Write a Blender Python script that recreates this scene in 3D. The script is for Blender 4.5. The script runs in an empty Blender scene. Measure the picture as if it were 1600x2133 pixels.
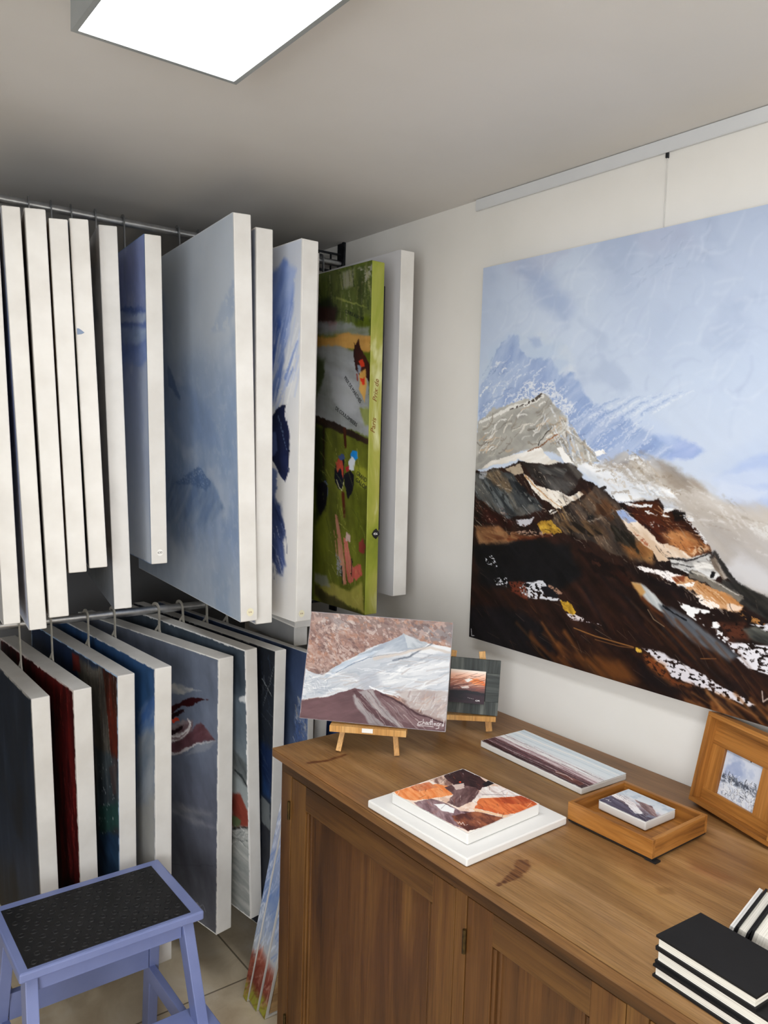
import bpy, bmesh, math
import numpy as np
from mathutils import Vector, Matrix

# ------------------------------------------------------------------ camera
S = 1.13
F = 1667.03
YAW, PITCH, ROLL = 0.649848739, 0.083373562, 0.029513056
EYE = np.array([0.0, 0.0, 1.6])
_f = np.array([math.sin(YAW)*math.cos(PITCH), math.cos(YAW)*math.cos(PITCH), -math.sin(PITCH)])
_r = np.array([math.cos(YAW), -math.sin(YAW), 0.0])
_u = np.cross(_r, _f)
RR = _r*math.cos(ROLL)+_u*math.sin(ROLL)
UU = -_r*math.sin(ROLL)+_u*math.cos(ROLL)
FF = _f

sc = bpy.context.scene
cd = bpy.data.cameras.new('camera')
cam = bpy.data.objects.new('camera', cd)
sc.collection.objects.link(cam)
cam.matrix_world = Matrix(((RR[0], UU[0], -FF[0], 0), (RR[1], UU[1], -FF[1], 0), (RR[2], UU[2], -FF[2], 1.6), (0, 0, 0, 1)))
cd.sensor_fit = 'HORIZONTAL'
cd.sensor_width = 36.0
cd.lens = F/1600*36
cd.clip_start = 0.02
sc.camera = cam

# ------------------------------------------------------------------ light and exposure
LAMP = 9.5
LAMP_FILL = 6.0
WINDOW_FILL = 62.0
WY0, WY1, WZ0, WZ1 = -2.05, 0.15, 0.75, 2.10      # added window in the left wall, unseen, lets in fill light
LEFT = -1.25
w = bpy.data.worlds.new('world')
sc.world = w
w.use_nodes = True
w.node_tree.nodes['Background'].inputs[0].default_value = (1, 1, 1, 1)
w.node_tree.nodes['Background'].inputs[1].default_value = 1.0
ld = bpy.data.lights.new('added_window_fill', 'AREA')  # area light added as fill, just outside the added window
ld.shape = 'RECTANGLE'
ld.size = WY1-WY0
ld.size_y = WZ1-WZ0
ld.energy = WINDOW_FILL
ld.color = (0.965, 0.985, 1.0)
lo_ = bpy.data.objects.new('added_window_fill', ld)
sc.collection.objects.link(lo_)
lo_.matrix_world = Matrix(((0, 0, -1, LEFT-0.13), (1, 0, 0, (WY0+WY1)/2), (0, -1, 0, (WZ0+WZ1)/2), (0, 0, 0, 1)))
sc.view_settings.view_transform = 'Standard'
sc.view_settings.look = 'None'
sc.view_settings.exposure = 0.38
sc.view_settings.gamma = 1.0
sc.view_settings.use_curve_mapping = False


def ray(x, y):
    return FF + RR*(x-800)/F - UU*(y-1066.5)/F


def on(px, P, n):
    v = ray(*px)
    P = np.asarray(P, float); n = np.asarray(n, float)
    return EYE + v*(((P-EYE)@n)/(v@n))


def Zp(px, z): return on(px, (0, 0, z), (0, 0, 1))
def Xp(px, x): return on(px, (x, 0, 0), (1, 0, 0))
def Yp(px, y): return on(px, (0, y, 0), (0, 1, 0))


# ------------------------------------------------------------------ materials
def s2l(c):
    c = np.asarray(c, float)
    return np.where(c <= 0.04045, c/12.92, ((np.clip(c, 0, None)+0.055)/1.055)**2.4)


def hx(h):
    h = h.lstrip('#')
    return np.array([int(h[i:i+2], 16)/255 for i in (0, 2, 4)])


def lin(h, g=1.0):
    return tuple(np.clip(s2l(hx(h))*g, 0, 0.95))+(1.0,)


def newmat(name):
    m = bpy.data.materials.new(name)
    m.use_nodes = True
    nt = m.node_tree
    return m, nt, nt.nodes['Principled BSDF']


def mapped(nt, scale, rot=(0, 0, 0), loc=(0, 0, 0)):
    tc = nt.nodes.new('ShaderNodeTexCoord')
    mp = nt.nodes.new('ShaderNodeMapping')
    mp.inputs['Scale'].default_value = scale
    mp.inputs['Rotation'].default_value = rot
    mp.inputs['Location'].default_value = loc
    nt.links.new(tc.outputs['Object'], mp.inputs['Vector'])
    return mp.outputs['Vector']


def noise(nt, vec, scale, detail=4, rough=0.55, dist=0.0):
    n = nt.nodes.new('ShaderNodeTexNoise')
    n.inputs['Scale'].default_value = scale
    n.inputs['Detail'].default_value = detail
    n.inputs['Roughness'].default_value = rough
    n.inputs['Distortion'].default_value = dist
    nt.links.new(vec, n.inputs['Vector'])
    return n.outputs['Fac']


def ramp(nt, fac, stops):
    r = nt.nodes.new('ShaderNodeValToRGB')
    el = r.color_ramp.elements
    while len(el) < len(stops):
        el.new(0.5)
    for e, (p, c) in zip(el, stops):
        e.position = p
        e.color = c
    nt.links.new(fac, r.inputs['Fac'])
    return r.outputs['Color']


def mixc(nt, a, b, fac, mode='MIX'):
    m = nt.nodes.new('ShaderNodeMix')
    m.data_type = 'RGBA'
    m.blend_type = mode
    for val, idx in ((a, 6), (b, 7), (fac, 0)):
        if hasattr(val, 'links') or hasattr(val, 'is_linked'):
            nt.links.new(val, m.inputs[idx])
        else:
            m.inputs[idx].default_value = val
    return m.outputs[2]


def bump(nt, bs, h, strength=0.2, dist=0.002):
    b = nt.nodes.new('ShaderNodeBump')
    b.inputs['Strength'].default_value = strength
    b.inputs['Distance'].default_value = dist
    nt.links.new(h, b.inputs['Height'])
    nt.links.new(b.outputs['Normal'], bs.inputs['Normal'])


def plain(name, c1, c2=None, scale=8, rough=0.6, metal=0.0, stretch=(1, 1, 1), bmp=0.0, bscale=200, bdist=0.001, spec=0.5, lo=0.35, hi=0.65):
    m, nt, bs = newmat(name)
    bs.inputs['Roughness'].default_value = rough
    bs.inputs['Metallic'].default_value = metal
    bs.inputs['Specular IOR Level'].default_value = spec
    v = mapped(nt, stretch)
    nf = noise(nt, v, scale)
    col = ramp(nt, nf, [(lo, lin(c1)), (hi, lin(c2 or c1))])
    nt.links.new(col, bs.inputs['Base Color'])
    if bmp:
        bump(nt, bs, noise(nt, v, bscale, 3), bmp, bdist)
    return m


def woodmat(name, dark, mid, light, axis, rough=0.5, scale=1.0, spec=0.4, ring=1.0, fine=1.0, stain=False, bm=0.15):
    """axis: 0,1,2 = direction in which the grain runs"""
    m, nt, bs = newmat(name)
    st = [14.0*scale]*3
    st[axis] = 1.1*scale
    v = mapped(nt, st)
    n1 = noise(nt, v, 1.0, 6, 0.6, 0.6*ring)
    st2 = [260.0*fine]*3
    st2[axis] = 7.0*fine
    n2 = noise(nt, mapped(nt, st2), 1.0, 3, 0.7)
    col = ramp(nt, n1, [(0.28, lin(dark)), (0.5, lin(mid)), (0.72, lin(light))])
    g = ramp(nt, n2, [(0.3, (0.45, 0.42, 0.40, 1)), (0.55, (1, 1, 1, 1))])
    col = mixc(nt, col, g, 0.62, 'MULTIPLY')
    if stain:
        v3 = mapped(nt, (3.0, 2.0, 3.0))
        n3 = noise(nt, v3, 1.2, 5, 0.6, 0.4)
        st_ = ramp(nt, n3, [(0.35, (0.62, 0.60, 0.60, 1)), (0.6, (1.08, 1.04, 1.0, 1))])
        col = mixc(nt, col, st_, 0.7, 'MULTIPLY')
        at = nt.nodes.new('ShaderNodeAttribute')
        at.attribute_name = 'Col'
        col = mixc(nt, col, at.outputs['Color'], 1.0, 'MULTIPLY')
    nt.links.new(col, bs.inputs['Base Color'])
    bs.inputs['Roughness'].default_value = rough
    bs.inputs['Specular IOR Level'].default_value = spec
    bump(nt, bs, n2, bm, 0.0008)
    return m


M = {}
M['wall'] = plain('white_wall_paint', '#dcdad5', '#e2e0dc', 3, 0.7, bmp=0.12, bscale=60, bdist=0.002, spec=0.3)
M['wall_shaded'] = plain('wall_paint_shade_darkened', '#6c6d70', '#747578', 3, 0.75, bmp=0.12, bscale=60, bdist=0.002, spec=0.2)  # darkened copy of the wall paint, stands in for shade behind the rack
M['ceiling'] = plain('ceiling_paint', '#d4d2cf', '#dad8d6', 2, 0.8, bmp=0.08, bscale=120, spec=0.2)
M['canvas'] = plain('primed_canvas', '#d3d0cb', '#dfddd9', 9, 0.75, bmp=0.15, bscale=900, bdist=0.0005, spec=0.3)
M['canvas_cool'] = plain('primed_canvas_grey', '#cbcac8', '#d8d7d5', 9, 0.75, bmp=0.15, bscale=900, bdist=0.0005, spec=0.3)
M['white_board'] = plain('gesso_board', '#e0dfdc', '#e6e5e2', 5, 0.6, bmp=0.05, bscale=500, bdist=0.0005, spec=0.4)
M['stretcher'] = woodmat('pine_stretcher', '#a98358', '#c5a071', '#d8b98c', 0, 0.6)
M['linen'] = plain('raw_canvas_back', '#b9ae9a', '#c9bfac', 30, 0.9)
M['metal'] = plain('galvanised_steel', '#c4c6c9', '#dcdee1', 40, 0.33, 1.0, bmp=0.05, bscale=100)
M['dark_metal'] = plain('dark_iron', '#24262b', '#3a3c42', 30, 0.45, 0.8)
M['hook'] = plain('grey_plastic_strap', '#8e8a80', '#a5a198', 30, 0.5)
M['hook2'] = plain('steel_hook_band', '#77797c', '#93969a', 30, 0.35, 0.7)
M['cab'] = woodmat('dark_oak_vertical', '#3a2412', '#5d3c1d', '#7a562a', 2, 0.45, 0.9, ring=1.5)
M['cab_h'] = woodmat('dark_oak_horizontal', '#38230f', '#583a1c', '#745228', 1, 0.45, 0.9, ring=1.5)
M['cab_top'] = woodmat('worn_oak_top', '#896239', '#a67f50', '#bb9468', 1, 0.42, 1.0, spec=0.45, ring=1.8, fine=1.5, stain=True)
M['brass'] = plain('aged_brass', '#3a2f1c', '#5c4a2a', 60, 0.4, 0.8)
M['frame_wood'] = woodmat('honey_teak_frame', '#74461c', '#a66e32', '#bd8648', 0, 0.42, 1.6, ring=2.5, fine=0.8)
M['frame_wood_y'] = woodmat('honey_teak_frame_cross', '#74461c', '#a66e32', '#bd8648', 1, 0.42, 1.6, ring=2.5, fine=0.8)
M['pine'] = woodmat('pale_beech', '#b47e3f', '#cd9a58', '#ddb276', 2, 0.5, 1.2, fine=1.2)
M['grey_wood'] = woodmat('charcoal_limed_wood', '#1c1f20', '#3f4443', '#6d716c', 0, 0.7, 3.0, fine=0.9, bm=0.5)
M['grey_wood_v'] = woodmat('charcoal_limed_wood_upright', '#1c1f20', '#3f4443', '#6d716c', 1, 0.7, 3.0, fine=0.9, bm=0.5)
M['stool'] = plain('lilac_blue_paint', '#7480b0', '#808cbc', 5, 0.38, bmp=0.1, bscale=60, spec=0.5)
M['rubber'] = plain('black_rubber', '#111113', '#19191b', 12, 0.55, bmp=0.1, bscale=300, spec=0.4)
M['book'] = plain('black_leatherette', '#0e0e10', '#131315', 30, 0.6, bmp=0.2, bscale=700, bdist=0.0004, spec=0.3)
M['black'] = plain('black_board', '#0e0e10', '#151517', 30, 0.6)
M['white_plastic'] = plain('white_card', '#e9e8e4', '#f1f0ec', 20, 0.6)
M['alu'] = plain('white_rail_enamel', '#c9cbce', '#cfd1d3', 4, 0.4, 0.0, spec=0.5)
M['lampframe'] = plain('grey_lamp_frame', '#8d9293', '#9a9fa0', 6, 0.4, 0.2)
M['nylon'] = plain('clear_nylon', '#c6c5c1', '#d0cfcc', 20, 0.3)
M['red_ink'] = plain('dark_ink', '#2a1518', '#2a1518', 10, 0.6)
M['olive_ink'] = plain('rust_ink', '#7a4a12', '#8a5a1c', 10, 0.6)
M['black_ink'] = plain('black_ink', '#101216', '#15171b', 10, 0.6)
M['white_ink'] = plain('white_ink', '#e8e6e6', '#f0efee', 10, 0.6)
M['gold_paper'] = plain('cream_sticker', '#dcd6b8', '#e4dec3', 10, 0.6)
M['smear'] = plain('blue_paint_smear', '#74859f', '#8090aa', 60, 0.6)

# page edges
m, nt, bs = newmat('page_edges')
v = mapped(nt, (1, 1, 1))
pn = noise(nt, mapped(nt, (6, 6, 900)), 1.0, 2)
col = ramp(nt, pn, [(0.3, lin('#a9a49a')), (0.48, lin('#dedad0')), (0.7, lin('#efece4'))])
nt.links.new(col, bs.inputs['Base Color'])
bs.inputs['Roughness'].default_value = 0.8
M['pages'] = m

# stone tile floor
m, nt, bs = newmat('beige_stone_tile')
v = mapped(nt, (1, 1, 1), loc=(-0.50+6.0, -2.03+6.0, 0))
br = nt.nodes.new('ShaderNodeTexBrick')
br.offset = 0.0
br.inputs['Scale'].default_value = 1.0
br.inputs['Brick Width'].default_value = 0.60
br.inputs['Row Height'].default_value = 0.60
br.inputs['Mortar Size'].default_value = 0.003
br.inputs['Mortar Smooth'].default_value = 0.2
br.inputs['Color1'].default_value = (1, 1, 1, 1)
br.inputs['Color2'].default_value = (0.96, 0.95, 0.94, 1)
br.inputs['Mortar'].default_value = (0.33, 0.31, 0.29, 1)
nt.links.new(v, br.inputs['Vector'])
n1 = noise(nt, mapped(nt, (1, 1, 1)), 4.5, 8, 0.62, 0.8)
c1 = ramp(nt, n1, [(0.3, lin('#cdbb9d')), (0.5, lin('#e2d3b8')), (0.68, lin('#efe5d2'))])
col = mixc(nt, c1, br.outputs['Color'], 1.0, 'MULTIPLY')
nt.links.new(col, bs.inputs['Base Color'])
bs.inputs['Roughness'].default_value = 0.38
bump(nt, bs, br.outputs['Color'], 0.4, 0.002)
M['floor'] = m

# lamp diffuser
m, nt, bs = newmat('lit_diffuser')
bs.inputs['Base Color'].default_value = (0.9, 0.9, 0.9, 1)
bs.inputs['Emission Color'].default_value = (0.975, 0.985, 1.0, 1)
bs.inputs['Emission Strength'].default_value = LAMP
M['lamp'] = m
m, nt, bs = newmat('fill_diffuser_rear')  # diffuser of the added fill lamp behind the camera
bs.inputs['Base Color'].default_value = (0.9, 0.9, 0.9, 1)
bs.inputs['Emission Color'].default_value = (0.975, 0.985, 1.0, 1)
bs.inputs['Emission Strength'].default_value = LAMP_FILL
M['lamp_fill'] = m


def artmat(name, rough=0.5, bm=0.35, weave=700):
    m, nt, bs = newmat(name)
    at = nt.nodes.new('ShaderNodeAttribute')
    at.attribute_name = 'Col'
    nt.links.new(at.outputs['Color'], bs.inputs['Base Color'])
    bs.inputs['Roughness'].default_value = rough
    bs.inputs['Specular IOR Level'].default_value = 0.2
    n = noise(nt, mapped(nt, (1, 1, 1)), weave, 3)
    add = nt.nodes.new('ShaderNodeMath')
    add.operation = 'MULTIPLY_ADD'
    nt.links.new(at.outputs['Fac'], add.inputs[0])
    add.inputs[1].default_value = 1.5
    nt.links.new(n, add.inputs[2])
    bump(nt, bs, add.outputs[0], bm, 0.0006)
    return m


M['art'] = artmat('oil_paint')
M['art_gloss'] = artmat('glossy_oil_paint', 0.36, 0.3)

# ------------------------------------------------------------------ object helpers
COL = sc.collection


def link(o, parent=None):
    COL.objects.link(o)
    if parent is not None:
        o.parent = parent
    return o


def tag(o, label=None, cat=None, group=None, kind=None):
    for k, v in (('label', label), ('category', cat), ('group', group), ('kind', kind)):
        if v:
            o[k] = v
    return o


def thing(name, label, cat, mat=None, group=None):
    o = bpy.data.objects.new(name, None)
    o.empty_display_size = 0.05
    link(o)
    if mat is not None:
        o.matrix_world = mat
    tag(o, label, cat, group)
    return o


def obj(name, bm, mat, parent=None, smooth=False, label=None):
    me = bpy.data.meshes.new(name)
    bmesh.ops.recalc_face_normals(bm, faces=bm.faces)
    bm.to_mesh(me)
    bm.free()
    me.materials.append(mat)
    if smooth:
        for p in me.polygons:
            p.use_smooth = True
        try:
            me.set_sharp_from_angle(angle=math.radians(40))
        except Exception:
            pass
    o = bpy.data.objects.new(name, me)
    link(o, parent)
    if label:
        o['label'] = label
    return o


def BM(): return bmesh.new()


def box(bm, lo, hi, bev=0.0, mat=None, seg=2):
    lo = Vector(lo); hi = Vector(hi)
    c = (lo+hi)/2
    d = hi-lo
    T = Matrix.Translation(c) @ Matrix.Diagonal((d.x, d.y, d.z, 1))
    r = bmesh.ops.create_cube(bm, size=1.0, matrix=T)
    vs = r['verts']
    if bev > 0:
        es = list({e for v in vs for e in v.link_edges})
        rb = bmesh.ops.bevel(bm, geom=es, offset=bev, segments=seg, profile=0.5, affect='EDGES')
        vs = list({v for f in rb['faces'] for v in f.verts} | {v for v in vs if v.is_valid})
    if mat is not None:
        # every vertex of this island
        seen = set(vs); stack = list(vs)
        while stack:
            v = stack.pop()
            for e in v.link_edges:
                o = e.other_vert(v)
                if o not in seen:
                    seen.add(o); stack.append(o)
        bmesh.ops.transform(bm, matrix=mat, verts=list(seen))
    return bm


def bar(bm, a, b, wx, wy, side=(0, 0, 1), bev=0.0):
    """rectangular bar from a to b; wx across 'side' x dir, wy along 'side'"""
    a = Vector(a); b = Vector(b)
    z = (b-a); L = z.length; z.normalize()
    s = Vector(side)
    y = (s - z*s.dot(z)).normalized()
    x = y.cross(z)
    R = Matrix((x, y, z)).transposed().to_4x4()
    T = Matrix.Translation(a) @ R
    box(bm, (-wx/2, -wy/2, 0), (wx/2, wy/2, L), bev, T)


def pieces(name, boxes, mat, parent, bev=0.001):
    """every box a part of its own"""
    out = []
    for lo, hi in boxes:
        bm = BM()
        box(bm, lo, hi, bev)
        out.append(obj(name, bm, mat, parent))
    return out


def tube(bm, pts, r, n=10, cap=True):
    pts = [Vector(p) for p in pts]
    rings = []
    up = Vector((0.13, 0.27, 1)).normalized()
    for i, p in enumerate(pts):
        t = (pts[min(i+1, len(pts)-1)]-pts[max(i-1, 0)]).normalized()
        x = t.cross(up)
        if x.length < 1e-3:
            x = t.cross(Vector((1, 0, 0)))
        x.normalize(); y = t.cross(x)
        rings.append([bm.verts.new(p+(x*math.cos(2*math.pi*k/n)+y*math.sin(2*math.pi*k/n))*r) for k in range(n)])
    for a, b in zip(rings[:-1], rings[1:]):
        for k in range(n):
            bm.faces.new((a[k], a[(k+1) % n], b[(k+1) % n], b[k]))
    if cap:
        bm.faces.new(rings[0][::-1]); bm.faces.new(rings[-1])


def ring(parent, name, x0, x1, y0, y1, z0, z1, wd, mat, bev=0.0):
    """a mitred rectangular frame as one closed piece"""
    bm = BM()
    o = [(x0, y0), (x1, y0), (x1, y1), (x0, y1)]
    n = [(x0+wd, y0+wd), (x1-wd, y0+wd), (x1-wd, y1-wd), (x0+wd, y1-wd)]
    V = [[bm.verts.new((p[0], p[1], z)) for p in q] for q, z in ((o, z0), (o, z1), (n, z1), (n, z0))]
    for a in range(4):
        b = (a+1) % 4
        for k in range(4):
            l = (k+1) % 4
            bm.faces.new((V[a][k], V[a][l], V[b][l], V[b][k]))
    if bev:
        bmesh.ops.bevel(bm, geom=list(bm.edges), offset=bev, segments=2, profile=0.5, affect='EDGES')
    return obj(name, bm, mat, parent)


def prism(bm, pts, z0, z1, mat=None):
    a = [bm.verts.new((x, y, z0)) for x, y in pts]
    b = [bm.verts.new((x, y, z1)) for x, y in pts]
    n = len(pts)
    bm.faces.new(a[::-1]); bm.faces.new(b)
    for i in range(n):
        bm.faces.new((a[i], a[(i+1) % n], b[(i+1) % n], b[i]))
    if mat is not None:
        bmesh.ops.transform(bm, matrix=mat, verts=a+b)


def frame_mat(o, x, y, z):
    x, y, z, o = (Vector(v) for v in (x, y, z, o))
    m = Matrix((x, y, z)).transposed().to_4x4()
    m.translation = o
    return m


def lettering(name, body, mat4, size, mat, parent, ext=0.0003, shear=0.0, align='CENTER'):
    cu = bpy.data.curves.new(name, 'FONT')
    cu.body = body
    cu.size = size
    cu.shear = shear
    cu.align_x = align
    cu.align_y = 'CENTER'
    cu.extrude = ext
    cu.resolution_u = 3
    tmp = bpy.data.objects.new(name+'_tmp', cu)
    COL.objects.link(tmp)
    bpy.context.view_layer.update()
    me = bpy.data.meshes.new_from_object(tmp.evaluated_get(bpy.context.evaluated_depsgraph_get()))
    COL.objects.unlink(tmp)
    bpy.data.objects.remove(tmp)
    me.materials.clear()
    me.materials.append(mat)
    o = bpy.data.objects.new(name, me)
    link(o, parent)
    o.matrix_local = mat4
    return o


# ------------------------------------------------------------------ numpy painting
_T = np.random.RandomState(11).rand(256, 256)


def vnoise(x, y, seed=0):
    xi = np.floor(x).astype(int); yi = np.floor(y).astype(int)
    xf = x-xi; yf = y-yi
    xf = xf*xf*(3-2*xf); yf = yf*yf*(3-2*yf)
    xi = xi+seed*37; yi = yi+seed*71
    a = _T[xi & 255, yi & 255]; b = _T[(xi+1) & 255, yi & 255]
    c = _T[xi & 255, (yi+1) & 255]; d = _T[(xi+1) & 255, (yi+1) & 255]
    return (a*(1-xf)+b*xf)*(1-yf)+(c*(1-xf)+d*xf)*yf


def fbm(x, y, o=4, seed=0):
    s = 0; a = 1; t = 0
    for i in range(o):
        s = s+a*vnoise(x*2**i, y*2**i, seed+i*3); t += a; a *= 0.55
    return s/t


def sst(a, b, x):
    t = np.clip((x-a)/(b-a), 0, 1)
    return t*t*(3-2*t)


class Art:
    """A painted surface in metres: x to the right, y downward from the top left corner."""
    def __init__(s, w, h, res, base, conv=None, resx=None, seed=1):
        s.w, s.h = w, h
        s.nx = int(w/(resx or res))+1; s.ny = int(h/res)+1
        s.X, s.Y = np.meshgrid(np.linspace(0, w, s.nx), np.linspace(0, h, s.ny))
        s.img = np.ones((s.ny, s.nx, 3))*hx(base)
        s.conv = conv; s.seed = seed; s.rng = np.random.RandomState(seed)

    def P(s, pts):
        if s.conv:
            return np.array([s.conv(p) for p in pts])
        return np.array([(p[0]*s.w, p[1]*s.h) for p in pts])

    def bb(s, P, pad):
        x0, y0 = P.min(0)-pad; x1, y1 = P.max(0)+pad
        i0 = max(0, int(x0/s.w*(s.nx-1))); i1 = min(s.nx, int(x1/s.w*(s.nx-1))+2)
        j0 = max(0, int(y0/s.h*(s.ny-1))); j1 = min(s.ny, int(y1/s.h*(s.ny-1))+2)
        return slice(j0, j1), slice(i0, i1)

    def rot(s, X, Y, ang, fx, fy):
        c, n = math.cos(math.radians(ang)), math.sin(math.radians(ang))
        return (X*c+Y*n)*fx, (-X*n+Y*c)*fy

    def put(s, sl, mask, c, c2=None, ang=0, st=(8, 60), con=2.5):
        X, Y = s.X[sl], s.Y[sl]
        s.seed += 1
        col = np.ones(X.shape+(3,))*hx(c)
        if c2:
            u, v = s.rot(X, Y, ang, *st)
            t = fbm(u+s.seed*3.3, v, 4, s.seed)
            t = np.clip((t-0.5)*con+0.5, 0, 1)[..., None]
            col = col*(1-t)+hx(c2)*t
        m = mask[..., None]
        s.img[sl] = s.img[sl]*(1-m)+col*m

    def poly(s, pts, c, soft=0.004, rough=0.012, rs=25, a=1.0, c2=None, ang=0, st=(8, 60), dry=None, drys=220, con=2.5):
        P = s.P(pts)
        sl = s.bb(P, soft*3+rough*1.2)
        X, Y = s.X[sl], s.Y[sl]
        if X.size == 0:
            return
        s.seed += 1
        d = np.full(X.shape, 1e9); inside = np.zeros(X.shape, bool)
        n = len(P)
        for i in range(n):
            x1, y1 = P[i]; x2, y2 = P[(i+1) % n]
            dx, dy = x2-x1, y2-y1
            t = np.clip(((X-x1)*dx+(Y-y1)*dy)/(dx*dx+dy*dy+1e-12), 0, 1)
            d = np.minimum(d, np.hypot(X-x1-t*dx, Y-y1-t*dy))
            if y1 != y2:
                inside ^= ((Y < y1) != (Y < y2)) & (X < (x2-x1)*(Y-y1)/(y2-y1)+x1)
        sd = np.where(inside, d, -d)
        u, v = s.rot(X, Y, ang, rs*0.6, rs*1.4)
        sd = sd+(fbm(u+s.seed, v, 4, s.seed)-0.5)*2*rough
        mask = sst(-soft, soft, sd)*a
        s._dry(sl, mask, dry, drys, ang)
        s.put(sl, s.m, c, c2, ang, st, con)

    def _dry(s, sl, mask, dry, drys, ang):
        if dry is not None:
            u, v = s.rot(s.X[sl], s.Y[sl], ang, drys*0.7, drys*1.2)
            t = fbm(u+s.seed*7, v, 3, s.seed+5)
            mask = mask*sst(dry-0.05, dry+0.05, t)
        s.m = mask

    def line(s, pts, w, c, w2=None, soft=0.0015, a=1.0, c2=None, ang=0, st=(8, 60), dry=None, drys=220, rough=0.0, con=2.5):
        P = s.P(pts)
        w2 = w if w2 is None else w2
        sl = s.bb(P, max(w, w2)+soft*2+rough)
        X, Y = s.X[sl], s.Y[sl]
        if X.size == 0:
            return
        s.seed += 1
        sd = np.full(X.shape, -1e9)
        n = len(P)-1
        for i in range(n):
            x1, y1 = P[i]; x2, y2 = P[i+1]
            dx, dy = x2-x1, y2-y1
            t = np.clip(((X-x1)*dx+(Y-y1)*dy)/(dx*dx+dy*dy+1e-12), 0, 1)
            ww = (w+(w2-w)*(i+t)/n)/2
            sd = np.maximum(sd, ww-np.hypot(X-x1-t*dx, Y-y1-t*dy))
        if rough:
            sd = sd+(fbm(X*90+s.seed, Y*90, 3, s.seed)-0.5)*2*rough
        mask = sst(-soft, soft, sd)*a
        s._dry(sl, mask, dry, drys, ang)
        s.put(sl, s.m, c, c2, ang, st, con)

    def scatter(s, pts, n, length, width, ang, cols, jit=15, a=0.8, soft=0.0012, dry=None, curve=0.0):
        """n palette-knife strokes spread over a quad / polygon"""
        P = s.P(pts)
        lo, hi_ = P.min(0), P.max(0)
        save = s.conv
        s.conv = lambda p: p
        k = 0; tries = 0
        while k < n and tries < n*30:
            tries += 1
            p = lo+(hi_-lo)*s.rng.rand(2)
            ins = False
            for i in range(len(P)):
                x1, y1 = P[i]; x2, y2 = P[(i+1) % len(P)]
                if (p[1] < y1) != (p[1] < y2) and p[0] < (x2-x1)*(p[1]-y1)/(y2-y1)+x1:
                    ins = not ins
            if not ins:
                continue
            k += 1
            an = math.radians(ang+s.rng.uniform(-jit, jit))
            L = length*s.rng.uniform(0.4, 1.3)/2
            dv = np.array((math.cos(an), math.sin(an)))
            nv = np.array((-dv[1], dv[0]))
            cv = nv*L*curve*s.rng.uniform(-1, 1)
            s.line([p-dv*L, p-dv*L*0.4+cv, p+dv*L*0.4+cv, p+dv*L], width*s.rng.uniform(0.3, 1.3), cols[s.rng.randint(len(cols))],
                   w2=width*s.rng.uniform(0.1, 0.8), soft=soft, a=a*s.rng.uniform(0.5, 1), dry=dry)
        s.conv = save

    def mottle(s, c, sx, sy, ang=0, lo=0.45, hi=0.7, a=0.5, seed=None, oct=4):
        s.seed += 2
        u, v = s.rot(s.X, s.Y, ang, sx, sy)
        t = sst(lo, hi, fbm(u+s.seed*1.7, v, oct, s.seed))*a
        s.img = s.img*(1-t[..., None])+hx(c)*t[..., None]

    def grad(s, stops, axis='y', rough=0.05):
        g = (s.Y/s.h if axis == 'y' else s.X/s.w)+(fbm(s.X*6, s.Y*6, 3, s.seed)-0.5)*rough*2
        ps = [p for p, _ in stops]
        cs = np.array([hx(c) for _, c in stops])
        s.img = np.stack([np.interp(g, ps, cs[:, k]) for k in range(3)], -1)

    def warp(s, amp, fr, seed=3, aniso=None):
        X, Y = s.X, s.Y
        if aniso:
            u, v = s.rot(X, Y, aniso, fr*0.5, fr*1.6)
        else:
            u, v = X*fr, Y*fr
        dx = (fbm(u, v, 4, seed)-0.5)*2*amp
        dy = (fbm(u+31.7, v+11.3, 4, seed+5)-0.5)*2*amp
        i = np.clip(((X+dx)/s.w*(s.nx-1)).round().astype(int), 0, s.nx-1)
        j = np.clip(((Y+dy)/s.h*(s.ny-1)).round().astype(int), 0, s.ny-1)
        s.img = s.img[j, i]

    def streaks(s, k, ang, st, seed=1):
        u, v = s.rot(s.X, s.Y, ang, *st)
        t = fbm(u, v, 5, seed)-0.5
        t2 = fbm(s.X*40, s.Y*40, 3, seed+2)-0.5
        wt = np.clip(1.25-1.75*s.img.mean(-1), 0.015, 1)
        s.img = np.clip(s.img*(1+k*wt*(t*2.2+t2*0.8))[..., None], 0, 1)

    def edge(s, c='e8e6e2', wd=0.003, rough=0.003):
        d = np.minimum(np.minimum(s.X, s.w-s.X), np.minimum(s.Y, s.h-s.Y))
        t = fbm(s.X*60, s.Y*60, 4, 9)
        m = sst(-0.0008, 0.0008, wd+(t-0.5)*2*rough-d)[..., None]
        s.img = s.img*(1-m)+hx(c)*m

    def build(s, name, parent, mat, z=0.0006, x0=0.0, ytop=0.0, gain=1.0, mat4=None):
        """local placement: x from x0, y downwards from ytop"""
        nx, ny = s.nx, s.ny
        co = np.stack([s.X+x0, ytop-s.Y, np.full(s.X.shape, z)], -1).reshape(-1, 3)
        idx = np.arange(nx*ny).reshape(ny, nx)
        q = np.stack([idx[:-1, :-1], idx[1:, :-1], idx[1:, 1:], idx[:-1, 1:]], -1).reshape(-1, 4)
        me = bpy.data.meshes.new(name)
        me.vertices.add(len(co)); me.vertices.foreach_set('co', co.ravel())
        me.loops.add(q.size); me.loops.foreach_set('vertex_index', q.ravel().astype(np.int32))
        me.polygons.add(len(q)); me.polygons.foreach_set('loop_start', np.arange(0, q.size, 4, dtype=np.int32))
        me.update(calc_edges=True)
        c = np.ones((len(co), 4), np.float32)
        c[:, :3] = np.clip(s2l(np.clip(s.img, 0, 1)).reshape(-1, 3)*gain, 0, 0.92)
        at = me.color_attributes.new('Col', 'FLOAT_COLOR', 'POINT')
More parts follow.
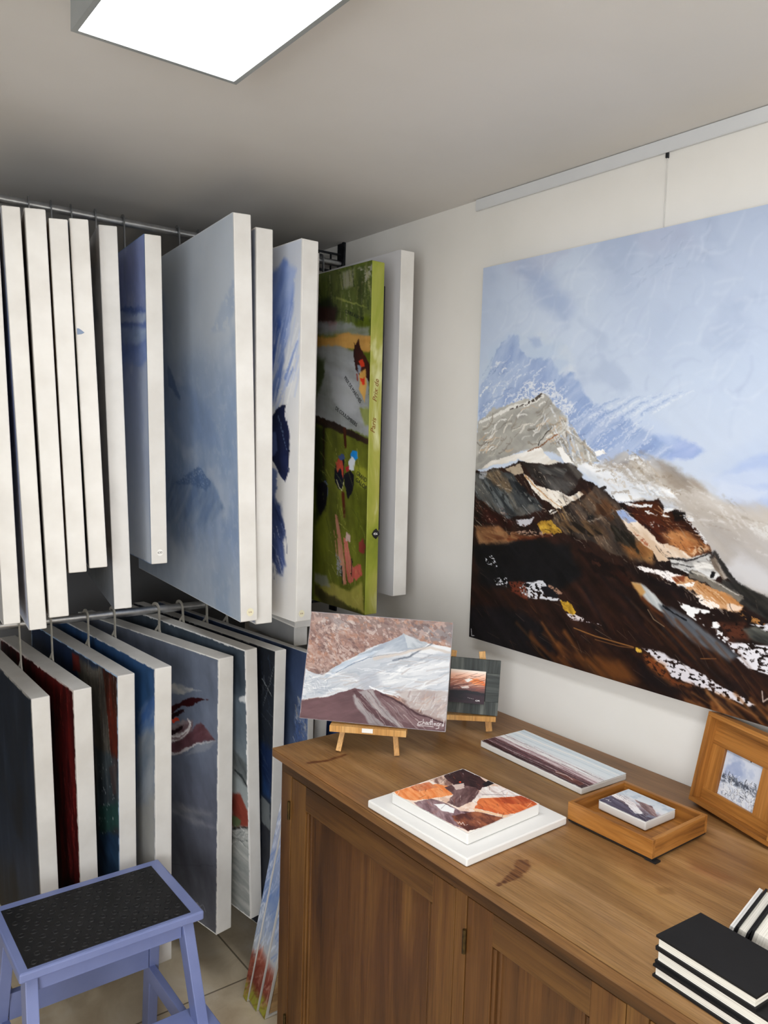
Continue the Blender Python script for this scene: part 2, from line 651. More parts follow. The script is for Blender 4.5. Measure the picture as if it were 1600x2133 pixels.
        at.data.foreach_set('color', c.ravel())
        me.materials.append(mat)
        o = bpy.data.objects.new(name, me)
        link(o, parent)
        if mat4 is not None:
            o.matrix_local = mat4
        return o


def stretched_canvas(root, W, H, T, mat=None, back=True):
    """local frame: x -W/2..W/2, y 0..H, front face at z=0, back at -T"""
    mat = mat or M['canvas']
    bm = BM()
    box(bm, (-W/2, 0, -T), (W/2, H, 0), 0.0025)
    bm.faces.ensure_lookup_table()
    if back and T > 0.02:
        f = max(bm.faces, key=lambda f: (-f.calc_center_median().z, f.calc_area()))
        big = [f for f in bm.faces if f.calc_center_median().z < -T+1e-4 and f.calc_area() > 0.2*W*H]
        if big:
            bmesh.ops.inset_region(bm, faces=big, thickness=0.010)
            r = bmesh.ops.extrude_face_region(bm, geom=big)
            vs = [g for g in r['geom'] if isinstance(g, bmesh.types.BMVert)]
            bmesh.ops.translate(bm, verts=vs, vec=(0, 0, T-0.006))
            bmesh.ops.delete(bm, geom=[b for b in big if b.is_valid], context='FACES')
    obj('canvas_wrap', bm, mat, root)
    if back and T > 0.02:
        i = 0.0135; k = 0.045
        z0, z1 = -T+0.001, -0.008
        ring(root, 'stretcher_frame', -W/2+i, W/2-i, i, H-i, z0, z1, k-i, M['stretcher'])


# ------------------------------------------------------------------ room
WALL = 1.60
CEIL = 2.297
BACK = 3.08
FRONT = -2.3


def structure(name, lo, hi, mat):
    bm = BM()
    box(bm, lo, hi)
    o = obj(name, bm, mat)
    o['kind'] = 'structure'
    return o


structure('floor', (LEFT-0.1, FRONT-0.1, -0.1), (WALL+0.1, BACK+0.1, 0), M['floor'])
structure('ceiling', (LEFT-0.1, FRONT-0.1, CEIL), (WALL+0.1, BACK+0.1, CEIL+0.1), M['ceiling'])
structure('wall_right', (WALL, FRONT-0.1, 0), (WALL+0.1, BACK+0.1, CEIL), M['wall'])
structure('wall_back', (LEFT-0.1, BACK, 0), (WALL, BACK+0.1, CEIL), M['wall_shaded'])
bm = BM()
box(bm, (LEFT-0.1, FRONT-0.1, 0), (LEFT, WY0, CEIL))
box(bm, (LEFT-0.1, WY1, 0), (LEFT, BACK, CEIL))
box(bm, (LEFT-0.1, WY0, 0), (LEFT, WY1, WZ0))
box(bm, (LEFT-0.1, WY0, WZ1), (LEFT, WY1, CEIL))
o = obj('wall_left', bm, M['wall'])
o['kind'] = 'structure'
wf = ring(None, 'added_window_1', WY0+0.001, WY1-0.001, WZ0+0.001, WZ1-0.001, LEFT-0.075, LEFT-0.035, 0.05, M['alu'])  # unseen window, added to carry the fill light
wf.data.transform(Matrix(((0, 0, 1, 0), (1, 0, 0, 0), (0, 1, 0, 0), (0, 0, 0, 1))))
wf['kind'] = 'structure'
bm = BM()
box(bm, (LEFT-0.07, (WY0+WY1)/2-0.03, WZ0+0.051), (LEFT-0.04, (WY0+WY1)/2+0.03, WZ1-0.051))
o = obj('added_window_mullion', bm, M['alu'], wf)
structure('wall_front', (LEFT, FRONT-0.1, 0), (WALL, FRONT, CEIL), M['wall'])


def panel_lamp(x0, x1, y0, y1, label, mat):
    t = thing('ceiling_panel_lamp', label, 'ceiling light', Matrix.Translation(((x0+x1)/2, (y0+y1)/2, CEIL)))
    hw, hl = (x1-x0)/2, (y1-y0)/2
    zb = -0.060
    fr = 0.009
    ring(t, 'lamp_frame', -hw, hw, -hl, hl, zb, 0, fr, M['lampframe'])
    bm = BM()
    box(bm, (-hw+fr, -hl+fr, zb+0.0015), (hw-fr, hl-fr, zb+0.012))
    obj('diffuser', bm, mat, t)
    return t


panel_lamp(0.388, 0.676, 0.17, 1.366, 'bright rectangular panel lamp with grey frame on the ceiling', M['lamp'])
panel_lamp(-0.25, 0.038, -1.9, -0.70, 'added unseen fill panel lamp on the ceiling behind the viewer', M['lamp_fill'])  # unseen lamp, added to brighten the room

# picture rail with one nylon cord
t = thing('picture_rail', 'long white picture hanging rail along the top of the right wall', 'picture rail', Matrix.Translation((WALL, 1.706, 2.28)))
bm = BM()
box(bm, (-0.011, -2.6, -0.014), (0, 0, 0.0155), 0.001)
box(bm, (-0.011, -2.6, -0.0155), (-0.008, 0, -0.014))
obj('rail_profile', bm, M['alu'], t)
bm = BM()
oc = Vector((-0.0035, 1.098-1.706, 2.266-2.28))
tube(bm, [oc, oc+Vector((0, 0, -0.10)), oc+Vector((0, 0, -0.19))], 0.0011, 8)
cord = obj('hanging_cord', bm, M['nylon'], t, True, label='clear nylon cord')
bm = BM()
box(bm, oc+Vector((-0.004, -0.0028, -0.012)), oc+Vector((0.003, 0.0028, 0.0)), 0.0006)
obj('cord_slider', bm, M['dark_metal'], cord)

# ------------------------------------------------------------------ large mountain painting on the right wall
PX = WALL-0.042
PY0, PY1 = 1.632, 0.42
PZ0, PZ1 = 1.064, 2.091
pw, ph = PY0-PY1, PZ1-PZ0
root = thing('mountain_painting', 'very large canvas of a dark snowy mountain under pale sky, hung on the right wall', 'painting',
             frame_mat((PX, (PY0+PY1)/2, PZ0), (0, -1, 0), (0, 0, 1), (-1, 0, 0)))
stretched_canvas(root, pw, ph, 0.036)
A = Art(pw, ph, 0.00135, '#b4c1d8', conv=lambda p: (lambda Q: (PY0-Q[1], PZ1-Q[2]))(Xp(p, PX)), seed=5)
A.grad([(0, '#b1bed6'), (0.35, '#bccae0'), (0.62, '#c6d0e1'), (0.85, '#b4b6bd'), (1, '#a0a0a5')])
A.mottle('#a3b2cd', 2.2, 3.0, 20, 0.5, 0.8, 0.5)
A.mottle('#c9d5e6', 3, 2.0, -30, 0.5, 0.78, 0.55)
A.mottle('#9aa9c6', 6, 9, 35, 0.62, 0.8, 0.35)
A.mottle('#aab0c9', 5, 5, 0, 0.6, 0.75, 0.35)
A.poly([(1090, 560), (1140, 570), (1190, 640), (1180, 680), (1120, 620)], '#91a3c8', 0.03, 0.03, 12, 0.55)
A.scatter([(1360, 470), (1480, 450), (1480, 540), (1300, 600)], 30, 0.03, 0.004, -30, ['#93a1be', '#9aa3bb', '#c9d2e3'], 40, 0.35, 0.002)
A.poly([(1580, 900), (1610, 880), (1620, 1000), (1560, 1010), (1470, 980)], '#b9c7df', 0.02, 0.02, 14, 0.7)
# beige mist over the right side
A.poly([(1240, 940), (1300, 935), (1360, 960), (1420, 1000), (1500, 1030), (1700, 1090), (1750, 1300), (1560, 1230), (1490, 1150), (1400, 1060), (1300, 1030)],
       '#a79d92', 0.016, 0.022, 16, 0.92, '#c3bcb4', 25, (5, 22))
A.poly([(1440, 1075), (1500, 1080), (1600, 1120), (1750, 1200), (1760, 1330), (1600, 1240), (1520, 1180), (1470, 1130)], '#bcbcc2', 0.025, 0.025, 14, 0.9, '#a9a39e', 30, (4, 16))
A.poly([(1540, 1085), (1600, 1090), (1760, 1120), (1760, 1150), (1600, 1125)], '#cfcecd', 0.006, 0.012, 30, 0.8, None, 12, dry=0.42)
A.poly([(1500, 1180), (1540, 1160), (1610, 1210), (1700, 1290), (1600, 1240)], '#c9c9cd', 0.012, 0.012, 20, 0.8)
# blue patches in the distance
A.poly([(1315, 938), (1345, 912), (1365, 903), (1415, 908), (1440, 920), (1480, 940), (1430, 958), (1370, 952)], '#8ba1d3', 0.006, 0.012, 22, 0.85, '#aebbe0', -25, (6, 40))
A.poly([(1515, 985), (1545, 968), (1640, 940), (1760, 940), (1760, 1060), (1600, 1050), (1530, 1030), (1490, 1000)], '#9db1dc', 0.012, 0.012, 18, 0.85, '#bcc9e2', -8, (3, 25))
A.poly([(1500, 1000), (1560, 1015), (1620, 1020), (1560, 1042), (1500, 1030)], '#c7d1e4', 0.008, 0.008, 25, 0.8)
A.line([(1290, 900), (1330, 870), (1395, 915)], 0.02, '#bccbe4', 0.03, 0.02, 0.7)
# white cloud round the peak
A.poly([(1004, 760), (1030, 720), (1070, 690), (1110, 682), (1160, 700), (1190, 740), (1205, 800), (1190, 840), (1100, 800), (1010, 800)], '#d3dae3', 0.015, 0.02, 18, 0.85, '#b6c6dc', -30, (10, 18))
# blue peaks
A.poly([(1032, 745), (1045, 715), (1070, 697), (1082, 700), (1086, 730), (1110, 750), (1150, 752), (1165, 780), (1180, 800), (1180, 870), (1000, 900), (1002, 800), (1020, 770)],
       '#8b9fc9', 0.004, 0.012, 30, 0.9, '#a9bad9', -55, (14, 30))
A.poly([(1100, 700), (1125, 705), (1128, 720), (1115, 722)], '#9aacd0', 0.006, 0.008, 30, 0.6)
A.poly([(1150, 810), (1170, 785), (1188, 778), (1205, 800), (1240, 845), (1300, 860), (1330, 885), (1400, 940), (1300, 965), (1240, 960), (1180, 900), (1140, 860)],
       '#8aa0cb', 0.006, 0.014, 30, 0.9, '#a9b9d8', -35, (8, 45))
A.scatter([(1010, 760), (1090, 740), (1190, 830), (1240, 960), (1120, 900), (1005, 880)], 170, 0.045, 0.006, -35, ['#dfe4ea', '#c6d0df', '#7e92bd', '#eceeef', '#93a5c9'], 30, 0.7, dry=0.45, curve=0.3)
A.poly([(1100, 800), (1150, 790), (1200, 850), (1160, 880), (1060, 850)], '#dde1e8', 0.004, 0.014, 30, 0.8, dry=0.5)
for k in range(16):
    x0 = 1195+k*11; y0 = 868-k*1.0
    A.line([(x0, y0+8), (x0+45, y0-18), (x0+85, y0-38)], 0.008, ['#c3cfe4', '#8aa0cc', '#b5c4de', '#dfe5ee'][k % 4], 0.002, 0.002, 0.55, dry=0.42)
A.scatter([(1180, 850), (1320, 840), (1390, 950), (1230, 975)], 90, 0.05, 0.006, -38, ['#c9d3e5', '#a9badb', '#8ea3cf', '#d9dfe9'], 18, 0.6, dry=0.44)
# grey and cream rock band at the left
A.poly([(985, 990), (996, 880), (1030, 850), (1085, 835), (1130, 822), (1150, 835), (1180, 870), (1215, 920), (1250, 960), (1200, 975), (1150, 945), (1100, 935), (1040, 960)],
       '#9b9993', 0.003, 0.010, 30, 0.97, '#c1beb6', -25, (8, 40))
A.poly([(1002, 895), (1060, 860), (1080, 850), (1120, 860), (1150, 890), (1100, 925), (1040, 950), (995, 965)], '#93928d', 0.004, 0.006, 30, 0.9, '#a8a69f', -28, (6, 30))
A.line([(1000, 880), (1040, 862), (1080, 845), (1130, 828)], 0.006, '#e4e3de', 0.012, 0.001, 0.9, rough=0.003)
A.line([(1065, 855), (1100, 838), (1128, 825)], 0.004, '#3a332e', 0.009, 0.001, 0.9, dry=0.45)
A.scatter([(1000, 880), (1130, 840), (1220, 940), (1120, 920), (1000, 960)], 80, 0.05, 0.005, -30, ['#e5e3de', '#c8a887', '#6d655c', '#efeeea', '#8a8378', '#dcd7cd'], 25, 0.8, curve=0.5)
A.scatter([(1150, 850), (1180, 860), (1250, 960), (1190, 970), (1130, 900)], 70, 0.035, 0.007, 50, ['#dfe3e9', '#b8a68f', '#7f7a72', '#a9b7cf', '#f0f0ee'], 30, 0.8, dry=0.4)
A.line([(1120, 925), (1135, 905), (1150, 890)], 0.003, '#2a2522', 0.002, 0.001, 0.9)
# cream-white snow ridge, upper left
A.poly([(1000, 978), (1010, 968), (1060, 950), (1110, 936), (1125, 930), (1150, 958), (1170, 965), (1120, 968), (1080, 958), (1040, 968)], '#f0eeea', 0.0015, 0.003, 60, 1, '#d8d2c8', -20, (10, 60))
A.poly([(1160, 935), (1170, 932), (1195, 965), (1175, 965)], '#f1f0ee', 0.001, 0.003, 60)
A.line([(1100, 940), (1130, 925), (1160, 905)], 0.003, '#7b4a2a', 0.004, 0.001, 0.8)
# snow in the middle distance
A.poly([(1206, 968), (1245, 965), (1275, 978), (1330, 975), (1350, 1000), (1400, 1015), (1420, 1045), (1370, 1040), (1290, 1045), (1262, 1020), (1225, 992)], '#eef0f3', 0.004, 0.010, 30, 0.97, '#c9d0da', 25, (8, 24))
A.poly([(1240, 940), (1256, 934), (1266, 946), (1240, 950)], '#f2f3f4', 0.001, 0.003, 60)
A.poly([(1236, 972), (1270, 955), (1300, 938), (1335, 955), (1376, 990), (1390, 1010), (1340, 1012), (1290, 985)], '#958b80', 0.005, 0.010, 26, 0.75, '#c3beb6', -30, (8, 34), dry=0.35, drys=120)
A.poly([(1335, 940), (1365, 960), (1395, 1005), (1420, 1020), (1470, 1025), (1450, 1000), (1390, 965)], '#8f8274', 0.010, 0.012, 24, 0.7)
A.scatter([(1220, 960), (1340, 945), (1420, 1030), (1290, 1040)], 55, 0.045, 0.007, 20, ['#f4f4f3', '#b9ab98', '#dfe3ea', '#8d8172'], 40, 0.7, dry=0.45)
# dark mass
DM = [(960, 980), (1000, 982), (1040, 976), (1080, 962), (1110, 964), (1180, 966), (1200, 972), (1215, 1000), (1235, 1005), (1262, 1022), (1290, 1047), (1340, 1042), (1372, 1040), (1385, 1062),
      (1410, 1066), (1430, 1080), (1450, 1100), (1480, 1140), (1484, 1160), (1500, 1185), (1530, 1215), (1560, 1230), (1610, 1250), (1800, 1330), (1850, 1700), (900, 1400)]
A.poly(DM, '#1b1211', 0.002, 0.004, 50, 1, '#2a1813', 25, (3, 16))
A.scatter([(990, 1110), (1200, 1100), (1400, 1200), (1600, 1300), (1600, 1500), (1000, 1320)], 170, 0.16, 0.012, 33, ['#2e1a12', '#120e10', '#3a2114', '#0f0f13', '#231510'], 16, 0.55, 0.008, curve=0.15)
A.poly([(985, 1140), (1080, 1120), (1190, 1130), (1210, 1200), (1160, 1230), (1000, 1220)], '#101114', 0.012, 0.012, 20, 0.9)
A.poly([(980, 1260), (1080, 1270), (1160, 1330), (1150, 1400), (960, 1340)], '#121114', 0.012, 0.012, 20, 0.85)
# grey-green facets
A.poly([(992, 990), (1030, 978), (1070, 985), (1095, 1020), (1130, 1050), (1130, 1062), (1085, 1075), (1060, 1082), (1020, 1058), (990, 1035)], '#34383b', 0.003, 0.006, 40, 1, '#5d5c58', 42, (7, 45))
A.poly([(1010, 985), (1040, 978), (1070, 1020), (1060, 1030), (1030, 1010)], '#6b5238', 0.006, 0.006, 40, 0.6, '#8a7050', 48, (6, 50))
A.line([(1040, 1050), (1058, 1080), (1075, 1090)], 0.012, '#6e7075', 0.003, 0.004, 0.6, dry=0.4)
A.poly([(1050, 975), (1085, 965), (1092, 985), (1075, 990)], '#a99a86', 0.0015, 0.005, 50, 1)
A.poly([(1000, 985), (1015, 983), (1012, 1000), (998, 998)], '#9d9fa3', 0.002, 0.005, 60, 0.9, dry=0.4)
A.poly([(1090, 965), (1190, 968), (1215, 990), (1200, 1015), (1180, 1030), (1140, 1015), (1110, 990)], '#26201f', 0.003, 0.005, 40, 1, '#4d4945', 35, (6, 50))
A.poly([(1120, 1000), (1150, 990), (1195, 1008), (1180, 1028), (1145, 1018)], '#545453', 0.006, 0.006, 40, 0.6)
# white wedge
A.poly([(1093, 986), (1102, 990), (1116, 1008), (1135, 1016), (1162, 1020), (1185, 1036), (1210, 1022), (1216, 1030), (1200, 1044), (1176, 1056), (1163, 1062), (1150, 1052), (1125, 1038), (1108, 1018)],
       '#f3f1ec', 0.0012, 0.003, 70, 1, '#dccdb8', 35, (8, 60))
A.line([(1097, 990), (1115, 1015), (1140, 1038), (1172, 1056)], 0.006, '#b98a5a', 0.002, 0.0015, 0.85)
A.line([(1110, 990), (1130, 1010), (1140, 1020)], 0.005, '#3a3534', 0.002, 0.001, 0.9, rough=0.002)
A.poly([(1143, 1064), (1160, 1062), (1166, 1066), (1148, 1072)], '#f0eee8', 0.001, 0.002, 80)
A.line([(1143, 1070), (1170, 1060), (1220, 1035), (1262, 1015)], 0.004, '#1c1412', 0.008, 0.001, 0.9)
# brown-grey block in the centre
A.poly([(1160, 1072), (1215, 1040), (1240, 1012), (1262, 1022), (1290, 1050), (1300, 1085), (1370, 1150), (1374, 1165), (1330, 1172), (1230, 1130), (1180, 1108), (1150, 1085)], '#2d2623', 0.003, 0.006, 36, 1, '#594a3e', 40, (6, 40))
A.poly([(1225, 1070), (1262, 1052), (1276, 1052), (1262, 1070), (1225, 1084)], '#0f0f12', 0.004, 0.004, 40, 1)
A.line([(1222, 1086), (1250, 1080), (1278, 1062)], 0.004, '#a9a49c', 0.002, 0.002, 0.7)
A.scatter([(1150, 1075), (1200, 1060), (1190, 1105), (1165, 1095)], 18, 0.04, 0.004, 50, ['#b28a54', '#8a6a48', '#c6b89f'], 12, 0.6, 0.002)
A.scatter([(1180, 1050), (1250, 1020), (1290, 1060), (1340, 1140), (1220, 1120)], 45, 0.07, 0.008, 42, ['#6a4a30', '#48413c', '#83705c', '#1b1817'], 20, 0.5, 0.005)
A.poly([(1290, 1130), (1340, 1130), (1372, 1155), (1360, 1176), (1310, 1165)], '#7a4d26', 0.010, 0.008, 30, 0.8, '#b08350', 15, (8, 30))
A.poly([(1360, 1150), (1374, 1152), (1372, 1172), (1362, 1170)], '#1a120f', 0.003, 0.004, 40, 1)
# right brown slope
A.poly([(1300, 1048), (1372, 1042), (1385, 1064), (1410, 1066), (1432, 1082), (1455, 1105), (1480, 1138), (1470, 1155), (1440, 1162), (1400, 1152), (1370, 1130), (1340, 1095)], '#2b1310', 0.002, 0.006, 45, 1, '#43200f', 25, (5, 34))
A.poly([(1375, 1110), (1430, 1105), (1470, 1130), (1478, 1142), (1440, 1160), (1405, 1150)], '#8a4a22', 0.010, 0.010, 30, 0.85, '#c08a58', 12, (6, 60))
A.poly([(1425, 1140), (1475, 1130), (1480, 1145), (1440, 1162)], '#d5b391', 0.005, 0.008, 40, 0.8, dry=0.45)
A.poly([(1300, 1048), (1360, 1050), (1356, 1056), (1310, 1056)], '#e9ebee', 0.001, 0.003, 70, 0.95)
A.poly([(1340, 1058), (1420, 1062), (1400, 1078), (1345, 1070)], '#eef0f2', 0.001, 0.006, 60, 0.9, dry=0.52, drys=130)
A.poly([(1350, 1090), (1370, 1085), (1372, 1108), (1356, 1105)], '#d9cfc9', 0.002, 0.005, 60, 0.9, dry=0.58, drys=200)
A.poly([(1400, 1065), (1425, 1068), (1432, 1085), (1405, 1085)], '#120d0d', 0.002, 0.004, 60, 0.95)
A.poly([(1425, 1075), (1440, 1080), (1480, 1130), (1475, 1135), (1440, 1100)], '#e3e5e8', 0.002, 0.006, 50, 0.8, dry=0.48)
# white band running down
A.poly([(1282, 1062), (1300, 1064), (1330, 1085), (1352, 1108), (1378, 1135), (1420, 1148), (1440, 1162), (1420, 1170), (1372, 1172), (1360, 1150), (1330, 1128), (1305, 1095)], '#efe6dc', 0.0015, 0.004, 60, 1, '#cdb49b', 38, (8, 50))
A.poly([(1282, 1062), (1300, 1065), (1328, 1086), (1310, 1088), (1288, 1072)], '#95a7cf', 0.002, 0.003, 50, 1)
A.poly([(1305, 1095), (1330, 1110), (1362, 1148), (1340, 1135)], '#8a4a30', 0.003, 0.006, 50, 0.8, dry=0.5)
# pale snow tongue right
A.poly([(1395, 1168), (1430, 1164), (1478, 1150), (1485, 1160), (1500, 1170), (1505, 1200), (1490, 1210), (1450, 1200), (1400, 1184)], '#dfe0e0', 0.0015, 0.004, 50, 1, '#8f8d8b', 8, (5, 60))
A.line([(1394, 1166), (1430, 1170), (1462, 1160), (1484, 1148)], 0.006, '#1d1a1b', 0.002, 0.001, 0.9)
A.line([(1400, 1176), (1440, 1182), (1475, 1178), (1480, 1165)], 0.003, '#3c3a3a', 0.002, 0.001, 0.8)
A.poly([(1476, 1160), (1492, 1152), (1504, 1180), (1520, 1200), (1508, 1210), (1485, 1182)], '#7c6f63', 0.002, 0.004, 50, 1, '#aaa29a', 60, (8, 60))
A.line([(1480, 1160), (1490, 1150), (1510, 1180), (1530, 1212), (1560, 1240)], 0.006, '#2a2726', 0.016, 0.003, 0.9)
A.poly([(1505, 1208), (1540, 1215), (1600, 1245), (1800, 1330), (1800, 1430), (1600, 1300), (1540, 1255), (1500, 1230)], '#17171a', 0.004, 0.006, 40, 1, '#35332f', 28, (5, 40))
A.line([(1440, 1195), (1480, 1212), (1510, 1232), (1540, 1245)], 0.016, '#6f6a62', 0.016, 0.002, 0.95, rough=0.003)
A.line([(1440, 1190), (1478, 1206), (1512, 1228), (1540, 1240)], 0.003, '#c8c4bc', 0.002, 0.001, 0.8)
A.poly([(1478, 1192), (1492, 1196), (1486, 1206), (1478, 1204)], '#121214', 0.001, 0.004, 60, 1)
# lower white ridge and tan bank
A.poly([(1322, 1178), (1345, 1182), (1390, 1192), (1420, 1200), (1440, 1212), (1420, 1222), (1400, 1215), (1375, 1198), (1345, 1192)], '#f0eceb', 0.0012, 0.004, 60, 1)
A.poly([(1400, 1205), (1430, 1200), (1455, 1210), (1500, 1232), (1550, 1262), (1540, 1275), (1520, 1275), (1480, 1262), (1440, 1230), (1410, 1220)], '#a9713e', 0.002, 0.005, 50, 1, '#cfa278', 25, (6, 50))
A.poly([(1402, 1203), (1425, 1200), (1424, 1212), (1406, 1212)], '#7c3d24', 0.003, 0.004, 60, 0.9)
A.poly([(1425, 1218), (1445, 1212), (1440, 1222), (1428, 1224)], '#f3efec', 0.001, 0.002, 80)
A.poly([(1400, 1218), (1430, 1216), (1428, 1226), (1405, 1224)], '#f3efec', 0.001, 0.003, 80, 1, dry=0.5, drys=150)
A.poly([(1445, 1232), (1475, 1245), (1500, 1262), (1495, 1268), (1465, 1260), (1455, 1245)], '#f2e9e2', 0.0012, 0.006, 70, 1, dry=0.35, drys=150)
A.poly([(1515, 1262), (1548, 1264), (1540, 1278), (1518, 1275)], '#e9d4c2', 0.002, 0.005, 60, 0.9)
A.poly([(1530, 1275), (1570, 1285), (1590, 1300), (1560, 1295)], '#b07a40', 0.002, 0.006, 60, 0.9, dry=0.45)
A.line([(1352, 1205), (1390, 1222), (1420, 1228)], 0.012, '#150f10', 0.016, 0.003, 0.9)
# gold leaf
A.poly([(1118, 1092), (1128, 1086), (1148, 1084), (1168, 1102), (1170, 1108), (1130, 1112)], '#c9a13b', 0.0012, 0.005, 80, 1, '#8f6b25', 20, (80, 120))
A.poly([(1168, 1250), (1182, 1252), (1200, 1276), (1192, 1282), (1174, 1270)], '#c49b32', 0.0012, 0.004, 80, 1, '#8a6a20', 60, (80, 120))
A.poly([(1320, 1346), (1336, 1350), (1338, 1357), (1326, 1356)], '#d2a944', 0.001, 0.003, 80)
A.poly([(1075, 1085), (1112, 1077), (1105, 1090), (1090, 1098), (1076, 1092)], '#c9cad2', 0.0015, 0.004, 60, 0.95)
A.poly([(1050, 1110), (1110, 1105), (1140, 1112), (1180, 1112), (1120, 1120)], '#bb9a84', 0.002, 0.006, 60, 0.8, dry=0.55)
A.poly([(988, 1095), (1040, 1098), (1062, 1115), (1110, 1118), (1060, 1130), (1000, 1132)], '#7a5336', 0.007, 0.007, 40, 0.9, '#a97f58', 12, (8, 50))
A.line([(1060, 1122), (1110, 1122), (1150, 1112)], 0.012, '#5e2a16', 0.006, 0.004, 0.7)
A.poly([(1010, 1058), (1080, 1090), (1060, 1100), (1000, 1085)], '#2a1310', 0.004, 0.006, 40, 0.8)
A.scatter([(990, 1040), (1110, 1080), (1170, 1110), (990, 1105)], 40, 0.03, 0.003, 20, ['#6e3a26', '#c5a694', '#3a1a12'], 30, 0.7, dry=0.5)
# knife texture over the rocks
A.warp(0.006, 26, 3, 35)
A.warp(0.0022, 110, 8)
RK = [(990, 985), (1110, 964), (1215, 1000), (1300, 1048), (1420, 1066), (1484, 1160), (1560, 1240), (1600, 1270), (1600, 1330), (1400, 1230), (1200, 1130), (990, 1100)]
A.scatter(RK, 260, 0.03, 0.0028, 38, ['#0d0c0f', '#5e5048', '#8a7c6e', '#1a1412', '#3a2a22', '#b5a898', '#2f3336'], 22, 0.7, 0.0009, dry=0.47, curve=0.3)
A.scatter([(1090, 1030), (1290, 1050), (1370, 1160), (1200, 1120)], 60, 0.05, 0.003, 42, ['#8a7a68', '#17130f', '#a08a70', '#4a3626'], 12, 0.6, 0.001, dry=0.45)
A.scatter([(995, 990), (1090, 985), (1130, 1060), (1060, 1085), (992, 1040)], 60, 0.04, 0.003, 44, ['#7d8285', '#1d2124', '#9a8a70', '#4f5355', '#b8bcc0'], 10, 0.6, 0.001, dry=0.45)
A.scatter([(1300, 1048), (1430, 1070), (1480, 1150), (1400, 1150)], 70, 0.04, 0.0025, 20, ['#7a3a1a', '#1a0c0a', '#b5794a', '#3a1a10', '#d8b08a'], 25, 0.6, 0.001, dry=0.47)
A.scatter([(1395, 1205), (1480, 1230), (1560, 1275), (1480, 1262)], 30, 0.04, 0.003, 30, ['#d8b48c', '#8a5226', '#f0e2d2'], 10, 0.6, 0.001, dry=0.45)
A.scatter([(1240, 940), (1420, 1000), (1600, 1080), (1600, 1160), (1420, 1070), (1240, 1000)], 120, 0.05, 0.005, 22, ['#d5d4d3', '#8f8375', '#b9b0a6', '#e4e5e8'], 30, 0.4, 0.003, dry=0.46)
A.scatter([(1005, 570), (1600, 440), (1600, 900), (1200, 800), (1010, 680)], 240, 0.06, 0.009, -35, ['#aebcd4', '#cad5e6', '#b6c1da', '#a6b3cf', '#d3dcea'], 50, 0.28, 0.005, curve=0.4)
A.streaks(0.45, 38, (6, 60), 4)
A.streaks(0.12, 20, (90, 130), 14)
for pts_, c1_, c2_, an_ in (
        ([(1010, 1000), (1060, 1030), (1075, 1070), (1030, 1050)], '#23282c', '#6a6f70', 44), ([(1060, 1000), (1090, 1010), (1120, 1050), (1080, 1060)], '#14171b', '#3c4043', 40),
        ([(1160, 1090), (1230, 1080), (1270, 1120), (1200, 1112)], '#16120f', '#5c4630', 30), ([(1240, 1030), (1285, 1060), (1275, 1090), (1240, 1070)], '#3a2418', '#6b4a30', 40),
        ([(1270, 1090), (1320, 1120), (1330, 1150), (1280, 1130)], '#15130f', '#45423a', 42), ([(1200, 1140), (1300, 1180), (1330, 1230), (1240, 1190)], '#2a150f', '#120c0c', 35),
        ([(1000, 1100), (1060, 1105), (1090, 1120), (1010, 1128)], '#8f6a48', '#5a3320', 8), ([(1320, 1060), (1380, 1085), (1370, 1110), (1330, 1090)], '#1e0e0c', '#4a2012', 30),
        ([(1120, 970), (1180, 980), (1170, 1000), (1130, 990)], '#3a3a3a', '#6a6864', 20), ([(1440, 1170), (1480, 1165), (1490, 1185), (1450, 1190)], '#eceae6', '#a9a6a2', 0)):
    A.poly(pts_, c1_, 0.003, 0.009, 45, 0.85, c2_, an_, (10, 90), dry=0.36, drys=90, con=4)
# dry-brushed snow
A.poly([(1080, 1222), (1100, 1214), (1130, 1210), (1140, 1222), (1130, 1238), (1165, 1246), (1170, 1252), (1130, 1250), (1090, 1242)], '#d5d7de', 0.002, 0.006, 50, 1, dry=0.43, drys=170)
A.poly([(1060, 1210), (1095, 1212), (1100, 1250), (1066, 1232)], '#6a3222', 0.004, 0.006, 50, 0.9, dry=0.4)
A.poly([(1030, 1206), (1058, 1202), (1056, 1222), (1034, 1220)], '#c9cbd2', 0.002, 0.006, 60, 1, dry=0.58, drys=260)
A.poly([(1128, 1222), (1142, 1220), (1165, 1238), (1160, 1246), (1136, 1240)], '#16151a', 0.0015, 0.003, 60, 1)
A.poly([(1140, 1218), (1160, 1225), (1175, 1238), (1160, 1238)], '#a9836c', 0.002, 0.004, 60, 0.9, dry=0.45)
A.poly([(1176, 1276), (1200, 1280), (1215, 1290), (1190, 1288)], '#d8cfd0', 0.001, 0.004, 80, 1, dry=0.45)
A.poly([(1010, 1158), (1028, 1156), (1036, 1180), (1016, 1176)], '#c9ccd4', 0.001, 0.004, 80, 1, dry=0.62, drys=260)
A.poly([(1412, 1252), (1440, 1262), (1475, 1272), (1500, 1292), (1506, 1325), (1490, 1322), (1462, 1300), (1432, 1280)], '#eceef0', 0.0012, 0.005, 60, 1, dry=0.50, drys=75)
A.poly([(1495, 1312), (1520, 1330), (1512, 1340), (1494, 1325)], '#e2e3e8', 0.001, 0.004, 60, 1, dry=0.5, drys=120)
A.poly([(1518, 1340), (1545, 1335), (1620, 1350), (1720, 1390), (1720, 1430), (1600, 1405), (1560, 1390), (1530, 1365)], '#dcdbe2', 0.002, 0.006, 50, 1, dry=0.45, drys=170)
A.poly([(1562, 1300), (1600, 1300), (1720, 1340), (1720, 1360), (1600, 1322)], '#d5d5dc', 0.002, 0.006, 60, 1, dry=0.46, drys=170)
